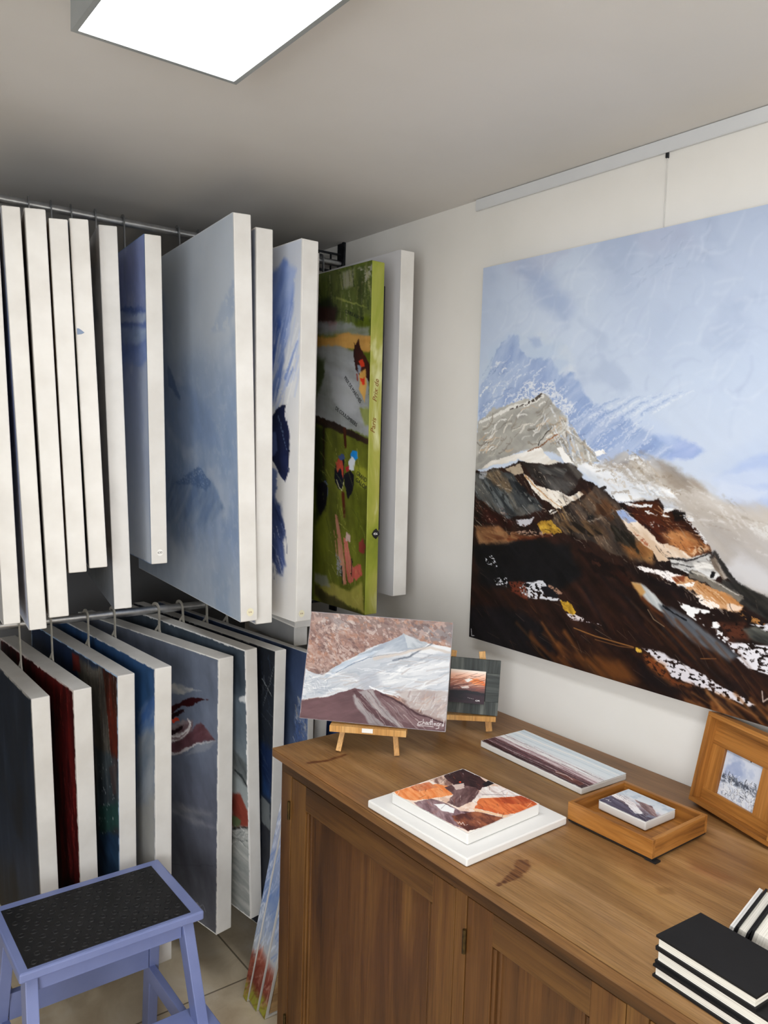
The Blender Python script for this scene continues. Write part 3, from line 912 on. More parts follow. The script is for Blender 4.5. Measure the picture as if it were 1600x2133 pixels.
A.poly([(1548, 1310), (1575, 1306), (1620, 1325), (1700, 1360), (1600, 1345), (1560, 1330)], '#2a2c2b', 0.004, 0.004, 40, 1, '#77786f', 20, (8, 40))
A.poly([(1500, 1300), (1550, 1300), (1560, 1335), (1520, 1335)], '#5a3020', 0.008, 0.008, 40, 0.8, dry=0.35)
A.poly([(1338, 1350), (1375, 1358), (1400, 1372), (1460, 1405), (1520, 1440), (1575, 1468), (1560, 1472), (1500, 1448), (1440, 1425), (1400, 1410), (1385, 1385), (1355, 1368)], '#d6d3da', 0.002, 0.007, 50, 1, dry=0.42, drys=180)
A.poly([(1345, 1365), (1385, 1385), (1400, 1412), (1440, 1428), (1400, 1430), (1350, 1395)], '#7a3c1e', 0.008, 0.010, 40, 0.8, '#a8642f', 28, (8, 60), dry=0.38)
A.line([(1190, 1290), (1240, 1298), (1262, 1304)], 0.003, '#c7bcc2', 0.002, 0.001, 0.8, dry=0.55)
# long light streak
A.poly([(1318, 1214), (1336, 1216), (1362, 1236), (1384, 1262), (1396, 1282), (1372, 1272), (1344, 1248)], '#a9aeb0', 0.003, 0.003, 50, 1, '#d0d3d2', 50, (8, 70))
A.poly([(1316, 1213), (1334, 1216), (1345, 1232), (1336, 1244)], '#b98a4e', 0.004, 0.003, 50, 0.9)
A.line([(1338, 1245), (1360, 1268), (1380, 1282)], 0.010, '#6b3a1c', 0.005, 0.005, 0.7)
A.poly([(1372, 1258), (1400, 1268), (1440, 1290), (1500, 1335), (1545, 1368), (1520, 1378), (1460, 1345), (1400, 1302)], '#3a3f47', 0.006, 0.006, 40, 0.95, '#5f646b', 35, (6, 70))
A.line([(1382, 1262), (1405, 1278), (1430, 1292)], 0.005, '#101218', 0.003, 0.001, 0.9, rough=0.002)
# warm swirls low down
A.scatter([(1090, 1320), (1200, 1330), (1330, 1400), (1300, 1440), (1180, 1400), (1095, 1350)], 55, 0.10, 0.010, 32, ['#6a3d1c', '#8a5426', '#4a2a16', '#2a1812'], 14, 0.6, 0.006)
A.poly([(1200, 1365), (1300, 1380), (1330, 1420), (1250, 1410)], '#6f421e', 0.016, 0.012, 24, 0.7, '#3f2413', 25, (5, 30))
A.scatter([(1430, 1430), (1610, 1480), (1700, 1560), (1560, 1540), (1440, 1480)], 60, 0.09, 0.008, 26, ['#6a3a1c', '#8f5a2c', '#3a2114', '#a97443'], 14, 0.6, 0.004)
A.poly([(1330, 1375), (1400, 1420), (1450, 1450), (1400, 1450), (1340, 1420)], '#151113', 0.008, 0.008, 30, 0.8)
A.line([(1196, 1308), (1240, 1325), (1320, 1348)], 0.003, '#9c6a38', 0.003, 0.001, 0.8)
A.line([(1240, 1332), (1290, 1346), (1320, 1350)], 0.002, '#8a5a30', 0.002, 0.001, 0.7)
A.line([(1350, 1270), (1362, 1290), (1384, 1305)], 0.002, '#a98c6c', 0.002, 0.001, 0.8)
A.line([(1460, 1372), (1492, 1372)], 0.002, '#8f5c34', 0.002, 0.001, 0.8)
A.scatter([(1380, 1270), (1600, 1420), (1600, 1460), (1300, 1300)], 30, 0.12, 0.006, 36, ['#4a2a18', '#5c341c', '#2c2a2c'], 8, 0.5, 0.004)
A.scatter([(990, 1150), (1600, 1420), (1560, 1500), (1000, 1330)], 70, 0.04, 0.0012, 35, ['#5a3420', '#74512f', '#8a7460'], 25, 0.6, 0.0008)
A.line([(982, 1310), (983, 1324), (988, 1324)], 0.0025, '#b9b9bd', 0.002, 0.0008, 0.9)
A.line([(1588, 1440), (1590, 1462), (1600, 1455), (1603, 1462), (1625, 1470)], 0.0025, '#b9a9a0', 0.002, 0.0008, 0.9)
A.build('painted_surface', root, M['art_gloss'], x0=-pw/2, ytop=ph, gain=0.97)

# ------------------------------------------------------------------ hanging rods
ROD = 2.391


def rod(name, label, z, r, x1, mat):
    t = thing(name, label, 'rod', Matrix.Translation((WALL, ROD, z)))
    bm = BM()
    tube(bm, [(LEFT-WALL+0.002, 0, 0), (x1, 0, 0)], r, 20)
    obj('rod_tube', bm, mat, t, True)
    for xx, nm in ((0, 'wall_bracket'),):
        br_ = pieces(nm, [((-0.008, -0.022, -0.07), (-0.0005, 0.020, 0.085))], M['dark_metal'], t)[0]
        pieces('bracket_arm', [((-0.20, -0.004, 0.028), (-0.008, 0.004, 0.034)), ((-0.20, -0.004, -0.034), (-0.008, 0.004, -0.026))], M['dark_metal'], br_, 0)
        pieces('bracket_rung', [((-0.20+k*0.05, -0.003, -0.026), (-0.196+k*0.05, 0.003, 0.028)) for k in range(4)], M['dark_metal'], br_, 0)
        pieces('bracket_bolt', [((-0.014, -0.028, 0.055), (-0.006, -0.018, 0.075))], M['dark_metal'], br_, 0)
    return t


rod('hanging_rod', 'upper steel rod carrying the large canvases just under the ceiling', 1.6+0.555*S, 0.0115, -0.01, M['metal'])
rod('hanging_rod', 'lower steel rod carrying the second row of canvases', 1.6-0.472*S, 0.0125, -0.01, M['metal'])


# ------------------------------------------------------------------ hanging canvases
def strap_hook(root, W, H, T, zrod, toplen, mat):
    """flat strap behind the canvas with a round hook over the rod (local frame of the canvas)"""
    bm = BM()
    h = toplen
    r = 0.017
    zc = -T-0.0026
    r = 0.0195 if mat is M['hook'] else 0.0180
    zc = -T-0.0026
    pts = [(0.036, -0.03), (0.022, 0.004), (r+0.001, 0.018), (r, max(h-0.004, 0.019))]
    for k in range(13):
        a = math.radians(-10+k*200/12)
        pts.append((r*math.cos(a), h+r*math.sin(a)))
    wdt = 0.0042
    # ribbon with thickness
    L, Rr = [], []
    for i, p in enumerate(pts):
        q0 = pts[max(i-1, 0)]; q1 = pts[min(i+1, len(pts)-1)]
        tx, ty = q1[0]-q0[0], q1[1]-q0[1]
        ln = math.hypot(tx, ty)
        nx, ny = -ty/ln*wdt, tx/ln*wdt
        L.append((p[0]+nx, p[1]+ny)); Rr.append((p[0]-nx, p[1]-ny))
    def ribbon(L, Rr):
        n = len(L)
        vs = []
        for i in range(n):
            vs.append([bm.verts.new((L[i][0], H+L[i][1], zc-0.0012)), bm.verts.new((Rr[i][0], H+Rr[i][1], zc-0.0012)),
                       bm.verts.new((Rr[i][0], H+Rr[i][1], zc+0.0022)), bm.verts.new((L[i][0], H+L[i][1], zc+0.0022))])
        for a, b in zip(vs[:-1], vs[1:]):
            for k in range(4):
                bm.faces.new((a[k], a[(k+1) % 4], b[(k+1) % 4], b[k]))
        bm.faces.new(vs[0]); bm.faces.new(vs[-1][::-1])
    ribbon(L, Rr)
    # the other foot of the triangular hanger
    ribbon([(-0.034, -0.03), (-0.004, 0.0), (0.014, 0.018)], [(-0.026, -0.03), (0.0, -0.006), (0.016, 0.008)])
    box(bm, (-0.038, H-0.035, zc-0.0012), (0.038, H-0.026, zc+0.0022))
    return obj('hook_strap', bm, mat, root)


# where each canvas hangs: hook position along the rod, height of its top edge, reach behind the rod
HANG = iter([[0.385, 0.44, 0.4], [0.438, 0.44, 0.4], [0.505, 0.44, 0.4], [0.557, 0.43, 0.4], [0.6047, 0.4401, 0.4002], [0.662, 0.45, 0.4], [0.7305, 0.4537, 0.1928], [0.879, 0.4888, 0.3767], [0.9383, 0.4707, 0.0371], [1.0005, 0.4641, 0.421], [1.0854, 0.4574, 0.4111], [1.15, 0.45, -0.014], [1.2, 0.45, 0.4], [1.2241, 0.3991, 0.3816], [1.335, 0.5, 0.4], [0.47, -0.58, 0.3167], [0.544, -0.57, 0.3356], [0.634, -0.545, 0.3642], [0.703, -0.53, 0.4], [0.823, -0.53, 0.4], [0.8935, -0.5107, 0.3767], [0.965, -0.52, 0.4], [1.0282, -0.5268, 0.4127], [1.165, -0.565, -0.02]])


def hang(px, xh, zt, label, name, art=None, hfix=None, row='upper', mat=None, group=None, hook=True, wfix=None):
    xh, zt, bk = next(HANG)
    lt, rt, lb, rb = px
    z = 1.6+zt*S
    P = Zp(rt, z)
    Hk = np.array([xh*S, ROD, z])
    d = Hk-P
    a = np.linalg.norm(d); d = d/a
    Bq = on(rb, P, d)
    Lt = on(lt, P, d)
    up = P-Bq
    H = np.linalg.norm(up); up = up/H
    T = float(np.linalg.norm(P-Lt))
    T = min(T, 0.052)
    if hfix:
        H = hfix
    W = a+bk
    x = -d
    y = up - x*(up@x); y /= np.linalg.norm(y)
    zz = np.cross(x, y)
    O = P+zz*T-x*a-y*H         # bottom centre, front plane (hook line at x = 0)
    root = thing(name, label, 'canvas', frame_mat(O, x, y, zz), GU if row == 'upper' else GL)
    # width may be larger at the rear than in front of the hook
    sh = a-W/2
    body_off = sh
    stretched_canvas(root, W, H, T, mat)
    for c in list(root.children):
        c.location.x += body_off
    zr = 1.6+(0.555 if row == 'upper' else -0.472)*S
    if hook:
        hl = max(0.02, zr-z)
        strap_hook(root, W, H, T, zr, hl, M['hook2'] if row == 'upper' else M['hook'])
    if art:
        def conv(p):
            Q = on(p, O, zz)-O
            return (Q@x-sh+W/2, H-Q@y)
        o = art(root, W, H, conv, sh-W/2)
    return root, (W, H, T, sh, O, x, y, zz)


def simple_art(stops, mott=(), gain=1.1, res=0.006, resx=0.012, edge=('#e8e6e2', 0.004, 0.004), extra=None, mat='art', rough=0.05):
    def f(root, W, H, conv, x0):
        A = Art(W, H, res, '#888888', conv=conv, resx=resx, seed=int(abs(x0)*1000) % 97)
        A.grad(stops, rough=rough)
        for mm in mott:
            A.mottle(*mm)
        if extra:
            extra(A)
        A.warp(0.005, 40, 5)
        A.streaks(0.22, 70, (12, 26), 6)
        if edge:
            A.edge(*edge)
        return A.build('painted_surface', root, M[mat], x0=x0, ytop=H, gain=gain)
    return f


def side_mark(info, name, body, px, size, matk, root, badge=None, rotz=0.0, on_side=True, shape=16, br=0.008):
    """little sticker with writing on the front edge of a canvas (plane x = +W/2)"""
    W, H, T, sh, O, x, y, zz = info
    xe = W/2+sh
    P0 = O+x*xe
    Q = on(px, P0, x)-O
    yy, zc = Q@y, Q@zz
    # sticker frame: normal +x, text right = -zz, up = y
    Lm = frame_mat((xe+0.0006, yy, zc), (0, 0, -1), (0, 1, 0), (1, 0, 0)) @ Matrix.Rotation(rotz, 4, 'Z')
    if badge is not None:
        bm = BM()
        pts = [(br*math.cos(2*math.pi*k/shape), br*math.sin(2*math.pi*k/shape)*1.1) for k in range(shape)]
        prism(bm, pts, 0, 0.0005, Lm)
        st = obj('price_sticker', bm, badge, root)
    else:
        st = root
    Lm2 = Lm.copy()
    Lm2.translation = Lm2.translation+Vector((0.0006, 0, 0))
    lettering(name, body, Lm2, size, matk, st)


GU = 'stretched canvases hanging from the upper rod'
GL = 'stretched canvases hanging from the lower rod'

# upper row ----------------------------------------------------------
blue_soft = [(0, '#8b99b8'), (0.3, '#a6b2c6'), (0.6, '#9aa6bd'), (1, '#8e9bb0')]
hang(((-44, 420), (-6, 424), (8, 1303), (43, 1298)), 0.385, .44, 'white-edged canvas cut by the left border of the photo, in the upper row', 'hanging_canvas',
     simple_art([(0, '#cbcac8'), (1, '#bcbcbe')]))
hang(((3, 428), (42, 431), (62, 1311), (98, 1309)), .438, .44, 'tall white-edged canvas reaching lowest at the far left, blue-grey face showing as a sliver', 'hanging_canvas',
     simple_art([(0, '#bfc6d2'), (0.3, '#6d7fae'), (0.5, '#7484b4'), (0.8, '#c5cce2'), (1, '#b4bfdc')], gain=1.3))
hang(((51, 430), (95, 436), (103, 1286), (144, 1283)), .505, .44, 'upper white-edged canvas, second full one from the left, longer than its right neighbours', 'hanging_canvas',
     simple_art([(0, '#8d8883'), (1, '#75706d')]))
hang(((101, 452), (141, 457), (144, 1194), (181, 1191)), .557, .43, 'shorter white-edged canvas left of the one with a blue paint smear', 'hanging_canvas',
     simple_art([(0, '#8d8883'), (1, '#75706d')]))
r4, i4 = hang(((144, 453), (184, 457), (184, 1183), (224, 1181)), .607, .44, 'shorter white-edged canvas with a small blue paint smear on its edge', 'hanging_canvas',
              simple_art([(0, '#455a70'), (0.6, '#4b6f74'), (1, '#40536e')]))
# smear on the edge of that canvas
W_, H_, T_, sh_, O_, x_, y_, z_ = i4
def smear(px, info, root, mat):
    W, H, T, sh, O, x, y, zz = info
    xe = W/2+sh
    pts = []
    for p in px:
        Q = on(p, O+x*xe, x)-O
        pts.append(Vector((xe+0.0005, Q@y, Q@zz)))
    bm = BM()
    a = [bm.verts.new(p) for p in pts]
    b = [bm.verts.new(p+Vector((0.0004, 0, 0))) for p in pts]
    bm.faces.new(a); bm.faces.new(b[::-1])
    for i in range(len(a)):
        bm.faces.new((a[i], a[(i+1) % len(a)], b[(i+1) % len(a)], b[i]))
    obj('paint_smear', bm, mat, root, label='small blue paint smear')
smear([(160, 684), (164, 684), (170, 688), (176, 693), (170, 696), (161, 697)], i4, r4, M['smear'])
hang(((205, 465), (244, 471), (239, 1271), (275, 1266)), .662, .45, 'long white-edged canvas with a plain grey face, left of the narrow blue one', 'hanging_canvas',
     simple_art([(0, '#b9bcc2'), (0.55, '#a9aaac'), (0.8, '#8e9095'), (1, '#7b828c')], [('#6d7682', 6, 9, 20, 0.5, 0.7, 0.4)], gain=1.1, edge=None), mat=M['canvas_cool'])


def u6(A):
    A.poly([(240, 640), (310, 640), (310, 655), (240, 665)], '#4b5f93', 0.006, 0.02, 20, 0.9)
    A.poly([(240, 650), (315, 650), (315, 672), (240, 672)], '#9ca9bd', 0.006, 0.01, 20, 0.9, '#6e7fa6', 0, (5, 30))
    A.poly([(240, 672), (315, 672), (315, 684), (240, 684)], '#56699c', 0.005, 0.01, 20, 0.9)
    A.poly([(240, 684), (315, 684), (315, 716), (240, 712)], '#9aabc0', 0.008, 0.01, 20, 0.9, '#7588ac', 0, (5, 30))
    A.poly([(240, 712), (320, 716), (320, 755), (240, 760)], '#5a6ea2', 0.010, 0.02, 20, 0.9, '#7486b0', 0, (5, 30))
    A.scatter([(245, 560), (310, 560), (312, 650), (245, 650)], 30, 0.05, 0.008, 80, ['#8b97bd', '#5d6c9c', '#7683ad'], 25, 0.5, 0.004)


r, i = hang(((301, 486), (336, 491), (319, 1175), (349, 1173)), .711, .46, 'narrow canvas with a violet-blue painted face and a white edge numbered near the bottom', 'hanging_canvas',
            simple_art([(0, '#6f7ba6'), (0.22, '#7681a6'), (0.32, '#6f7da6'), (0.42, '#8490ae'), (0.6, '#939db2'), (1, '#a9b0b9')],
                       [('#adb4bf', 8, 8, 10, 0.5, 0.75, 0.4), ('#6c7ca4', 9, 6, 0, 0.55, 0.75, 0.4)], gain=1.75, res=0.003, resx=0.006, extra=u6, edge=('#4f6d94', 0.002, 0.002)), wfix=0.5)
side_mark(i, 'sticker_number', '630', (333, 1151), 0.0085, M['red_ink'], r, M['white_plastic'], br=0.008)


def u7(A):
    A.poly([(275, 880), (330, 900), (355, 990), (350, 1060), (270, 1060)], '#6b7ea0', 0.02, 0.02, 14, 0.6)
    A.poly([(340, 1060), (360, 990), (380, 1005), (400, 975), (415, 985), (440, 1000), (470, 1060), (420, 1100), (340, 1080)], '#647a9d', 0.012, 0.02, 16, 0.85, '#8b9ab0', -40, (8, 30))
    A.poly([(440, 690), (460, 640), (492, 560), (492, 640), (470, 690)], '#8799b4', 0.012, 0.02, 16, 0.7, dry=0.35, drys=60)
    A.poly([(360, 1010), (385, 990), (410, 975), (440, 1000), (430, 1020), (400, 1010)], '#4f678e', 0.004, 0.014, 22, 0.8, dry=0.4)
    A.poly([(340, 730), (360, 790), (400, 820), (440, 850), (460, 930), (380, 930), (340, 860)], '#6f84a8', 0.02, 0.03, 14, 0.5)
    A.poly([(350, 760), (365, 800), (375, 830), (352, 800)], '#51678f', 0.006, 0.012, 22, 0.7)
    A.poly([(340, 560), (480, 480), (485, 700), (340, 760)], '#b2b9c2', 0.05, 0.03, 10, 0.35)


r, i = hang(((486, 439), (523, 447), (503, 1296), (537, 1292)), .896, .49, 'largest hanging canvas, misty grey-blue face, round sticker low on its white edge', 'hanging_canvas',
            simple_art([(0, '#aab3be'), (0.25, '#a4aebb'), (0.42, '#8a9bb5'), (0.6, '#8093b0'), (0.78, '#7d90af'), (0.9, '#95a2b5'), (1, '#9aa6b6')],
                       [('#b4bcc7', 5, 5, 30, 0.5, 0.75, 0.5), ('#7389a9', 7, 5, -30, 0.55, 0.78, 0.5), ('#a9b4c2', 60, 60, 0, 0.55, 0.7, 0.25)],
                       gain=1.3, res=0.0025, resx=0.005, extra=u7, edge=('#c9cdd1', 0.0015, 0.002)))
side_mark(i, 'sticker_number', '516', (521, 1275), 0.006, M['olive_ink'], r, M['gold_paper'], br=0.0095)

hang(((534, 472), (569, 478), (536, 1302), (567, 1297)), .945, .47, 'white-edged canvas squeezed directly right of the largest grey-blue one', 'hanging_canvas',
     simple_art([(0, '#8a97ad'), (1, '#7d8ba5')], gain=1.1))


def u9(A):
    A.poly([(560, 570), (590, 545), (618, 560), (612, 640), (590, 760), (575, 830), (560, 840)], '#5e79bb', 0.010, 0.02, 16, 0.9, '#8299cb', -65, (6, 26))
    A.poly([(560, 640), (600, 690), (590, 780), (575, 850), (560, 850)], '#3f5fae', 0.008, 0.02, 16, 0.75, '#8fa3cf', -70, (6, 40))
    A.scatter([(565, 700), (625, 640), (628, 780), (575, 860)], 40, 0.10, 0.010, -65, ['#dfe2e6', '#a9b8da', '#5b78bb', '#eceded'], 12, 0.7, 0.004)
    A.poly([(600, 540), (622, 560), (600, 700), (595, 600)], '#b5c1dc', 0.02, 0.02, 16, 0.5)
    # dark slender figure-like shape
    A.poly([(560, 880), (577, 852), (588, 842), (597, 841), (594, 850), (596, 870), (603, 900), (604, 940), (600, 985), (594, 1003), (584, 990), (572, 965), (560, 955)], '#151a33', 0.002, 0.004, 40, 1, '#232c55', 70, (6, 30))
    A.line([(580, 865), (588, 900), (598, 940)], 0.004, '#5a6c8a', 0.002, 0.001, 0.8)
    A.poly([(560, 900), (575, 900), (578, 940), (562, 960)], '#4b5a86', 0.004, 0.005, 30, 0.8)
    A.poly([(560, 960), (580, 985), (575, 1030), (560, 1080)], '#3f558f', 0.006, 0.01, 25, 0.8)
    A.poly([(560, 1030), (585, 1050), (597, 1100), (590, 1130), (598, 1180), (575, 1200), (560, 1150)], '#4a5c94', 0.008, 0.016, 22, 0.9, '#20305f', 60, (8, 30))
    A.scatter([(565, 1050), (600, 1100), (595, 1200), (570, 1200)], 20, 0.05, 0.006, 60, ['#8a97b8', '#1e2a54', '#c2c8d4'], 30, 0.7)


r, i = hang(((630, 498), (664, 503), (617, 1297), (649, 1292)), 1.0, .47, 'canvas with vivid blue and white face and dark slender shape, left of the green one', 'hanging_canvas',
            simple_art([(0, '#b9c1d0'), (0.25, '#ccd0d6'), (0.5, '#d6d6d6'), (1, '#d2d1cf')], [('#bcc0c8', 6, 6, 0, 0.55, 0.8, 0.4)],
                       gain=1.25, res=0.0025, resx=0.005, extra=u9, edge=('#dddcd9', 0.0015, 0.001)))
side_mark(i, 'sticker_number', '516', (628, 1278), 0.006, M['olive_ink'], r, M['gold_paper'], br=0.009)
r_, i_ = hang(((634, 522), (666, 527), (617, 1309), (648, 1305)), 1.085, .455, 'canvas mostly hidden behind the blue and white one, its bottom edge showing just below', 'hanging_canvas',
     simple_art([(0, '#c5c5c4'), (1, '#b9b9b9')]), mat=M['canvas_cool'])
hang(((627, 560), (656, 565), (611, 1346), (640, 1343)), 1.16, .43, 'lowest-reaching grey canvas behind the blue and white one, its corner above the easel painting', 'hanging_canvas',
     simple_art([(0, '#a9aaaa'), (1, '#9c9d9e')], edge=None), mat=M['canvas_cool'])


def green(A):
    A.poly([(655, 570), (800, 540), (780, 660), (655, 680)], '#3a4526', 0.01, 0.02, 16, 0.9, '#5a6433', 80, (10, 34))
    A.poly([(712, 565), (740, 555), (735, 595), (715, 600)], '#8b8a78', 0.006, 0.012, 22, 0.85)
    A.poly([(745, 560), (778, 548), (776, 575), (752, 590)], '#98968a', 0.003, 0.010, 30, 0.9, dry=0.5, drys=100)
    A.scatter([(660, 580), (776, 552), (774, 660), (660, 670)], 70, 0.08, 0.008, 85, ['#6a7338', '#2d3a24', '#7d7c4c', '#4a4a2c', '#939070'], 20, 0.6, 0.002, dry=0.42)
    A.poly([(655, 625), (690, 620), (705, 650), (690, 690), (655, 690)], '#232a1d', 0.014, 0.016, 18, 0.9)
    A.poly([(655, 640), (700, 645), (700, 685), (660, 690)], '#3a1f22', 0.010, 0.012, 20, 0.7)
    A.poly([(684, 672), (702, 672), (700, 690), (686, 688)], '#6a2422', 0.004, 0.006, 30, 0.9)
    A.line([(700, 620), (740, 632), (765, 640)], 0.006, '#8d934e', 0.004, 0.002, 0.7)
    A.poly([(655, 668), (705, 670), (770, 680), (772, 706), (700, 706), (655, 702)], '#8b9096', 0.008, 0.014, 22, 0.85, '#6e735e', 0, (6, 30))
    A.poly([(655, 700), (695, 700), (735, 695), (772, 700), (772, 735), (735, 725), (690, 728), (655, 722)], '#b0803f', 0.006, 0.012, 22, 0.95, '#c0924f', 0, (5, 30))
    A.poly([(655, 722), (700, 722), (740, 728), (765, 760), (770, 820), (772, 910), (720, 895), (655, 868)], '#9a9da2', 0.006, 0.010, 22, 1, '#7f8380', 15, (6, 24))
    A.poly([(655, 740), (676, 750), (674, 800), (658, 830)], '#3a4428', 0.008, 0.012, 22, 0.9)
    A.poly([(690, 780), (740, 800), (750, 850), (720, 860), (690, 830)], '#aeb1b5', 0.012, 0.014, 20, 0.7)
    A.poly([(750, 850), (772, 850), (772, 890), (758, 880)], '#7b8440', 0.006, 0.01, 25, 0.85)
    # first horse and rider
    A.poly([(737, 712), (741, 718), (745, 710), (748, 705), (749, 716), (754, 730), (762, 745), (771, 760), (771, 800), (764, 785), (757, 790), (748, 780), (741, 770), (737, 740)], '#1c1113', 0.0015, 0.003, 50, 1, '#3a1c18', 80, (10, 40))
    A.poly([(747, 752), (756, 746), (760, 762), (752, 766)], '#c23a22', 0.0015, 0.002, 50)
    A.poly([(745, 762), (752, 764), (752, 778), (747, 776)], '#7d8796', 0.0015, 0.002, 50)
    A.poly([(749, 775), (762, 768), (765, 800), (760, 838), (749, 810)], '#c99a4c', 0.003, 0.005, 40, 0.9)
    A.poly([(752, 788), (760, 786), (761, 800), (755, 802)], '#c8341f', 0.0015, 0.003, 50)
    A.line([(744, 780), (746, 800)], 0.006, '#8a2418', 0.002, 0.0015)
    # beam and the darker lower field
    A.poly([(655, 864), (700, 880), (772, 918), (772, 930), (700, 898), (655, 884)], '#1f1612', 0.002, 0.004, 30, 1, '#3a2a20', 20, (5, 30))
    A.poly([(655, 884), (700, 898), (772, 930), (772, 1300), (655, 1300)], '#4c5218', 0.004, 0.008, 20, 1, '#6a7026', 70, (5, 16))
    A.poly([(655, 880), (678, 890), (680, 1060), (655, 1100)], '#1c2214', 0.016, 0.014, 16, 0.85)
    A.line([(718, 895), (720, 930)], 0.014, '#3f1e12', 0.012, 0.002)
    A.line([(675, 884), (674, 980)], 0.010, '#241a14', 0.008, 0.002)
    A.line([(715, 1030), (718, 1075)], 0.016, '#4a2014', 0.010, 0.004)
    # two riders
    A.poly([(698, 975), (704, 955), (712, 950), (718, 960), (717, 985), (716, 1010), (708, 1020), (698, 1005)], '#121420', 0.0015, 0.004, 40)
    A.poly([(700, 965), (705, 953), (713, 957), (716, 975), (715, 995), (710, 975), (703, 985)], '#a84432', 0.0015, 0.003, 50)
    A.poly([(704, 948), (716, 944), (720, 955), (712, 960), (706, 955)], '#3b4a70', 0.0015, 0.003, 50)
    A.poly([(730, 945), (735, 938), (744, 941), (746, 954), (740, 960), (732, 955)], '#1f7cc4', 0.0015, 0.002, 50)
    A.poly([(726, 962), (734, 950), (741, 960), (737, 980), (728, 978)], '#cdd3da', 0.0015, 0.002, 50)
    A.poly([(720, 974), (728, 968), (728, 980), (722, 984)], '#a02b2f', 0.0015, 0.002, 50)
    A.poly([(717, 990), (730, 978), (737, 990), (738, 1010), (732, 1030), (725, 1040), (718, 1010)], '#15151c', 0.0015, 0.003, 50)
    A.line([(702, 1000), (707, 1016), (713, 1022), (716, 1005)], 0.004, '#b9b28f', 0.002, 0.001)
    A.poly([(662, 1010), (678, 1000), (684, 1020), (680, 1050), (668, 1075), (660, 1050)], '#14131a', 0.003, 0.004, 40)
    A.line([(676, 1002), (684, 1010), (682, 1040)], 0.004, '#6d7c93', 0.002, 0.001, 0.8)
    # pale ochre spot with lettering to the right of the riders
    A.poly([(740, 970), (765, 975), (768, 1020), (745, 1010)], '#8d9130', 0.010, 0.01, 30, 0.8)
    # pink arms
    A.poly([(698, 1070), (704, 1075), (716, 1150), (722, 1215), (716, 1220), (706, 1160)], '#c08a70', 0.002, 0.003, 50, 1, '#9c5648', 80, (10, 30))
    A.poly([(700, 1150), (712, 1170), (714, 1200), (703, 1196)], '#8f9097', 0.002, 0.005, 50, 0.9, dry=0.4)
    A.poly([(716, 1120), (724, 1128), (735, 1180), (742, 1190), (736, 1212), (726, 1215), (720, 1180)], '#b25a50', 0.002, 0.004, 50, 1, '#d08070', 80, (10, 30))
    A.poly([(738, 1180), (752, 1175), (754, 1195), (742, 1210), (732, 1200)], '#b5584c', 0.002, 0.003, 50)
    A.poly([(748, 1130), (758, 1122), (762, 1140), (756, 1156), (748, 1148)], '#74302a', 0.002, 0.003, 50)
    A.poly([(722, 1110), (730, 1116), (730, 1130), (720, 1128)], '#c4a6a0', 0.002, 0.003, 50)
    A.line([(712, 1180), (714, 1215)], 0.006, '#16201f', 0.004, 0.001)
    A.line([(733, 1165), (733, 1200)], 0.005, '#16201f', 0.003, 0.001)
    A.line([(696, 1105), (702, 1155)], 0.004, '#a87f5a', 0.006, 0.001)
    A.poly([(690, 1215), (730, 1232), (755, 1215), (758, 1275), (700, 1250), (660, 1225)], '#a29b4a', 0.006, 0.010, 30, 0.7, '#b5a85a', -30, (6, 30))
    A.poly([(655, 1190), (680, 1200), (690, 1225), (670, 1222), (655, 1210)], '#8c8f88', 0.006, 0.008, 30, 0.8)
    A.poly([(655, 1215), (700, 1245), (760, 1285), (700, 1275), (655, 1240)], '#35301c', 0.006, 0.008, 30, 0.8)
    A.scatter([(670, 900), (765, 940), (762, 1270), (670, 1210)], 60, 0.05, 0.003, 60, ['#8a9440', '#a5a958', '#2f3a18', '#c0bd74'], 40, 0.5, 0.001)


def gart(root, W, H, conv, x0):
    A = Art(W, H, 0.0022, '#4d5a17', conv=conv, resx=0.0035, seed=4)
    green(A)
    A.warp(0.004, 60, 5)
    A.streaks(0.30, 80, (8, 40), 6)
    return A.build('painted_surface', root, M['art_gloss'], x0=x0, ytop=H, gain=1.0)


# green edge material
m, nt, bs = newmat('green_painted_edge')
v = mapped(nt, (30, 3.5, 8))
n1 = noise(nt, v, 1.0, 4, 0.6, 0.5)
nt.links.new(ramp(nt, n1, [(0.3, lin('#6f7a20')), (0.5, lin('#8e9634')), (0.62, lin('#a3a24c')), (0.74, lin('#cfcf9c'))]), bs.inputs['Base Color'])
bs.inputs['Roughness'].default_value = 0.4
bump(nt, bs, n1, 0.5, 0.001)
M['green_edge'] = m
r, i = hang(((776, 545), (802, 547), (760, 1280), (785, 1278)), 1.20, .45, 'green canvas of racehorses with green painted edges and small lettering, second from the right', 'hanging_canvas',
            gart, mat=M['green_edge'])
GI = i


def face_text(info, body, px, px2, size, mat, root, name='painted_lettering', shear=0.0):
    W, H, T, sh, O, x, y, zz = info
    a = on(px, O, zz)-O; b = on(px2, O, zz)-O
    a2 = Vector((a@x, a@y)); b2 = Vector((b@x, b@y))
    c = (a2+b2)/2; dd = b2-a2
    ang = math.atan2(dd.y, dd.x)
    mt = Matrix.Translation((c.x, c.y, 0.0012)) @ Matrix.Rotation(ang, 4, 'Z')
    o = lettering(name, body, mt, size, mat, root, 0.0002, shear)
    L = o.dimensions.x
    if L > 0:
        sx = dd.length/L
        o.matrix_local = mt @ Matrix.Diagonal((sx, 1, 1, 1))
    return o


